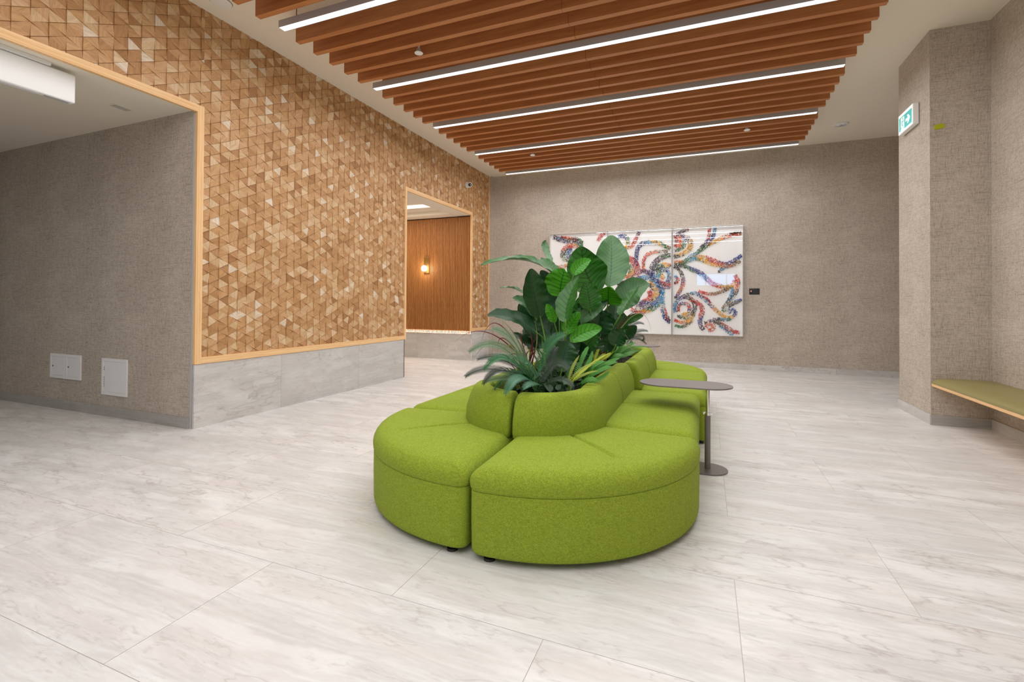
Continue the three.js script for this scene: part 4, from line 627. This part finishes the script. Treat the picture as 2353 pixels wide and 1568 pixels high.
{ // red and straw coloured grasses
  const mats = [0x6e2229, 0x8d8f68, 0x8f9a2c, 0xb59a90].map((color) => std({ color, roughness: 0.55, side: THREE.DoubleSide }));
  const roots = [['red_grass', 'dark red arching grass among the front palm fronds'], ['red_grass', 'reddish straw grass arching over the right backrest']].map(([n, l], i) => { const b = BLADES.find((x) => x[0] === i)[1]; return thing(n, l, 'plant', [clamp(b[0], 3.24, 3.62), SOIL, b[2]]); });
  const blade = (t, B, M, T, k, w) => {
    const o = t.position, curve = bez(P3(B).sub(o), P3(M).sub(o), P3(T).sub(o)), NA = 18, pos = [], idx = [];
    for (let i = 0; i <= NA; i++) { const u = i / NA, p = curve.getPoint(u), tan = curve.getTangent(u), side = tan.clone().cross(V(0.35, 0.25, 0.9)).normalize(), n = side.clone().cross(tan), ww = w * Math.pow(1 - u, 0.55) * (0.7 + 0.6 * Math.sin(Math.PI * Math.min(1, u * 1.2))); for (const s of [-1, 0, 1]) { const q = p.clone().addScaledVector(side, s * ww).addScaledVector(n, s === 0 ? -0.4 * ww : 0); pos.push(q.x, q.y, q.z); } }
    for (let i = 0; i < NA; i++) for (let j = 0; j < 2; j++) { const a = 3 * i + j; idx.push(a, a + 1, a + 4, a, a + 4, a + 3); }
    const g = new THREE.BufferGeometry(); g.setAttribute('position', new THREE.Float32BufferAttribute(pos, 3)); g.setIndex(idx); g.computeVertexNormals(); part('blade', g, mats[k], t);
  };
  for (const [pl, B, M, T, k] of BLADES) blade(roots[pl], B, M, T, k, k === 3 ? 0.003 : 0.0042);
  for (let i = 0; i < 46; i++) { const pl = i % 2, o = roots[pl].position, h = rr(0.15, 0.42), a = rr(0, 6.28), r = rr(0.05, 0.2); blade(roots[pl], [o.x + rr(-0.05, 0.05), SOIL, o.z + rr(-0.08, 0.08)], [o.x + 0.5 * r * Math.cos(a), SOIL + h * 0.75, o.z + 0.5 * r * Math.sin(a)], [o.x + r * Math.cos(a), SOIL + h, o.z + r * Math.sin(a)], rnd() < 0.7 ? 0 : 2, 0.004); }
}
{ // low dark foliage filling the trough: pointed ivy-like leaves on short stems
  const mats = [std({ color: 0x2c4a30, roughness: 0.5, side: THREE.DoubleSide }), std({ color: 0x3f6a38, roughness: 0.5, side: THREE.DoubleSide })];
  const s = new THREE.Shape(); s.moveTo(0, 0); s.bezierCurveTo(0.5, 0.05, 0.42, 0.5, 0, 1); s.bezierCurveTo(-0.42, 0.5, -0.5, 0.05, 0, 0);
  const base = new THREE.ShapeGeometry(s, 8), bp = base.attributes.position; for (let i = 0; i < bp.count; i++) bp.setZ(i, 0.35 * Math.abs(bp.getX(i)) - 0.25 * bp.getY(i) ** 2); base.computeVertexNormals();
  [[6.5, 'low dark leafy ground plant at the planter front'], [5.95, 'low dark leafy ground plant between the two broad leaved plants'], [5.2, 'low dark leafy ground plant past the tallest leaves'], [4.5, 'low dark leafy ground plant near the far small palm'], [3.95, 'low dark leafy ground plant at the far planter end']].forEach(([z, label], k) => {
    const t = thing('ground_ivy', label, 'plant', [3.43, SOIL, z]), list = [[], []];
    for (let i = 0; i < (k ? 130 : 220); i++) {
      const m = new THREE.Matrix4(), sc = rr(0.05, 0.1), p = V(rr(-0.19, 0.19), rr(0.02, k < 1 ? 0.16 : k < 2 ? 0.22 : 0.32), rr(-0.32, 0.32)); if (Math.hypot(p.x, Math.max(0, p.z + z - 6.6)) > 0.2) p.multiply(V(0.6, 1, 0.4)); const q = new THREE.Quaternion().setFromEuler(new THREE.Euler(rr(-1.4, 0.3), rr(0, 6.28), rr(-0.5, 0.5), 'YXZ'));
      m.compose(p, q, V(sc, sc, sc)); list[i % 2].push(base.clone().applyMatrix4(m));
    }
    list.forEach((l, i) => { const f = part('foliage', merge(l), mats[i], t); f.userData.kind = 'stuff'; });
    const st = []; for (let i = 0; i < 14; i++) st.push(new THREE.TubeGeometry(new THREE.QuadraticBezierCurve3(V(rr(-0.1, 0.1), 0, rr(-0.2, 0.2)), V(rr(-0.1, 0.1), 0.15, rr(-0.2, 0.2)), V(rr(-0.18, 0.18), 0.24, rr(-0.3, 0.3))), 6, 0.003, 5)); part('stems', merge(st), stemMat, t);
  });
}
// ---------------------------------------------------------------- three panel paper relief on the back wall
{
  const PAL = { R: [0.72, 0.03, 0.02], O: [0.9, 0.2, 0.01], Y: [0.92, 0.5, 0.015], G: [0.03, 0.24, 0.07], C: [0.08, 0.42, 0.72], B: [0.012, 0.055, 0.36], P: [0.16, 0.035, 0.22], K: [0.02, 0.02, 0.03], W: [0.82, 0.8, 0.76], N: [0.36, 0.18, 0.05] };
  const panels = [[1.425, 2.632], [2.64, 3.847], [3.857, 5.065]], names = ['left panel of the white relief artwork with colourful paper swirls, partly behind leaves', 'middle panel of the white relief artwork, with the octopus like centre swirl', 'right panel of the white relief artwork, nearest the small plaque'];
  const Y0 = 0.605, Y1 = 2.625, white = std({ color: 0xffffff, roughness: 0.55 }), acrylic = new THREE.MeshPhysicalMaterial({ color: 0xffffff, transmission: 1, roughness: 0.0, thickness: 0, ior: 1.49 });
  const paper = std({ vertexColors: true, roughness: 0.6, side: THREE.DoubleSide });
  const groups = panels.map(([a, b], i) => {
    const w = b - a, h = Y1 - Y0, t = thing('artwork_panel', names[i], 'artwork', [(a + b) / 2, Y0, 0]);
    part('board', bx(-w / 2, w / 2, 0, h, 0.002, 0.05), white, t);
    part('frame', merge([bx(-w / 2, w / 2, 0, 0.008, 0.05, 0.1), bx(-w / 2, w / 2, h - 0.008, h, 0.05, 0.1), bx(-w / 2, -w / 2 + 0.008, 0, h, 0.05, 0.1), bx(w / 2 - 0.008, w / 2, 0, h, 0.05, 0.1)]), std({ color: 0xd9d6d2, roughness: 0.3 }), t);
    part('acrylic_cover', bx(-w / 2 + 0.009, w / 2 - 0.009, 0.009, h - 0.009, 0.094, 0.098), acrylic, t);
    return { t, a, b, pos: [], col: [] };
  });
  const tet = [[0, 0.9, 0.55], [-0.75, -0.45, 0], [0.75, -0.45, 0], [0, 0, 1.1]];
  for (const [pts, width, cols] of ART_STROKES) {
    const curve = new THREE.CatmullRomCurve3(pts.map(([x, y]) => V(x, y, 0))), L = curve.getLength(), wide = width * 0.88, step = 0.0235, rows = Math.max(3, Math.round(wide / 0.0215));
    for (let d = 0; d < L; d += step) for (let r = 0; r < rows; r++) {
      const t = clamp((d + (r % 2) * step / 2) / L, 0, 1), p = curve.getPointAt(t), tan = curve.getTangentAt(t), off = ((r + 0.5) / rows - 0.5) * wide * (0.75 + 0.4 * Math.sin(Math.PI * clamp(t, 0.1, 0.9)));
      const x = p.x - tan.y * off + rr(-0.004, 0.004), y = p.y + tan.x * off + rr(-0.004, 0.004), g = groups.find((q) => x > q.a + 0.02 && x < q.b - 0.02); if (!g || y < Y0 + 0.02 || y > Y1 - 0.02) continue;
      const f = clamp(t * (cols.length - 1) + rr(-0.5, 0.5) + 0.25 * (r - rows / 2), 0, cols.length - 1), key = cols[Math.round(f)];
      let c = rnd() < 0.13 ? PAL.W : rnd() < 0.05 ? PAL.K : PAL[key]; const k = rr(0.9, 1.5), sc = rr(0.016, 0.02), a = rr(-0.5, 0.5) + (rnd() < 0.6 ? 0 : Math.PI), ca = Math.cos(a), sa = Math.sin(a);
      const v = tet.map(([u, w2, z]) => [x - (g.a + g.b) / 2 + sc * (u * ca - w2 * sa), y - Y0 + sc * (u * sa + w2 * ca), 0.052 + rr(0, 0.012) + sc * z]);
      for (const [i, j, l] of [[0, 1, 3], [1, 2, 3], [2, 0, 3]]) { const kk = k * rr(0.6, 1.3), c0 = c; if (rnd() < 0.12) c = PAL.W; for (const q of [i, j, l]) { g.pos.push(...v[q]); g.col.push(c[0] * kk, c[1] * kk, c[2] * kk); } c = c0; }
    }
  }
  for (const g of groups) { const b = new THREE.BufferGeometry(); b.setAttribute('position', new THREE.Float32BufferAttribute(g.pos, 3)); b.setAttribute('color', new THREE.Float32BufferAttribute(g.col, 3)); b.computeVertexNormals(); const m = part('paper_pieces', b, paper, g.t); m.userData.kind = 'stuff'; }
}
renderer.render(scene, camera);
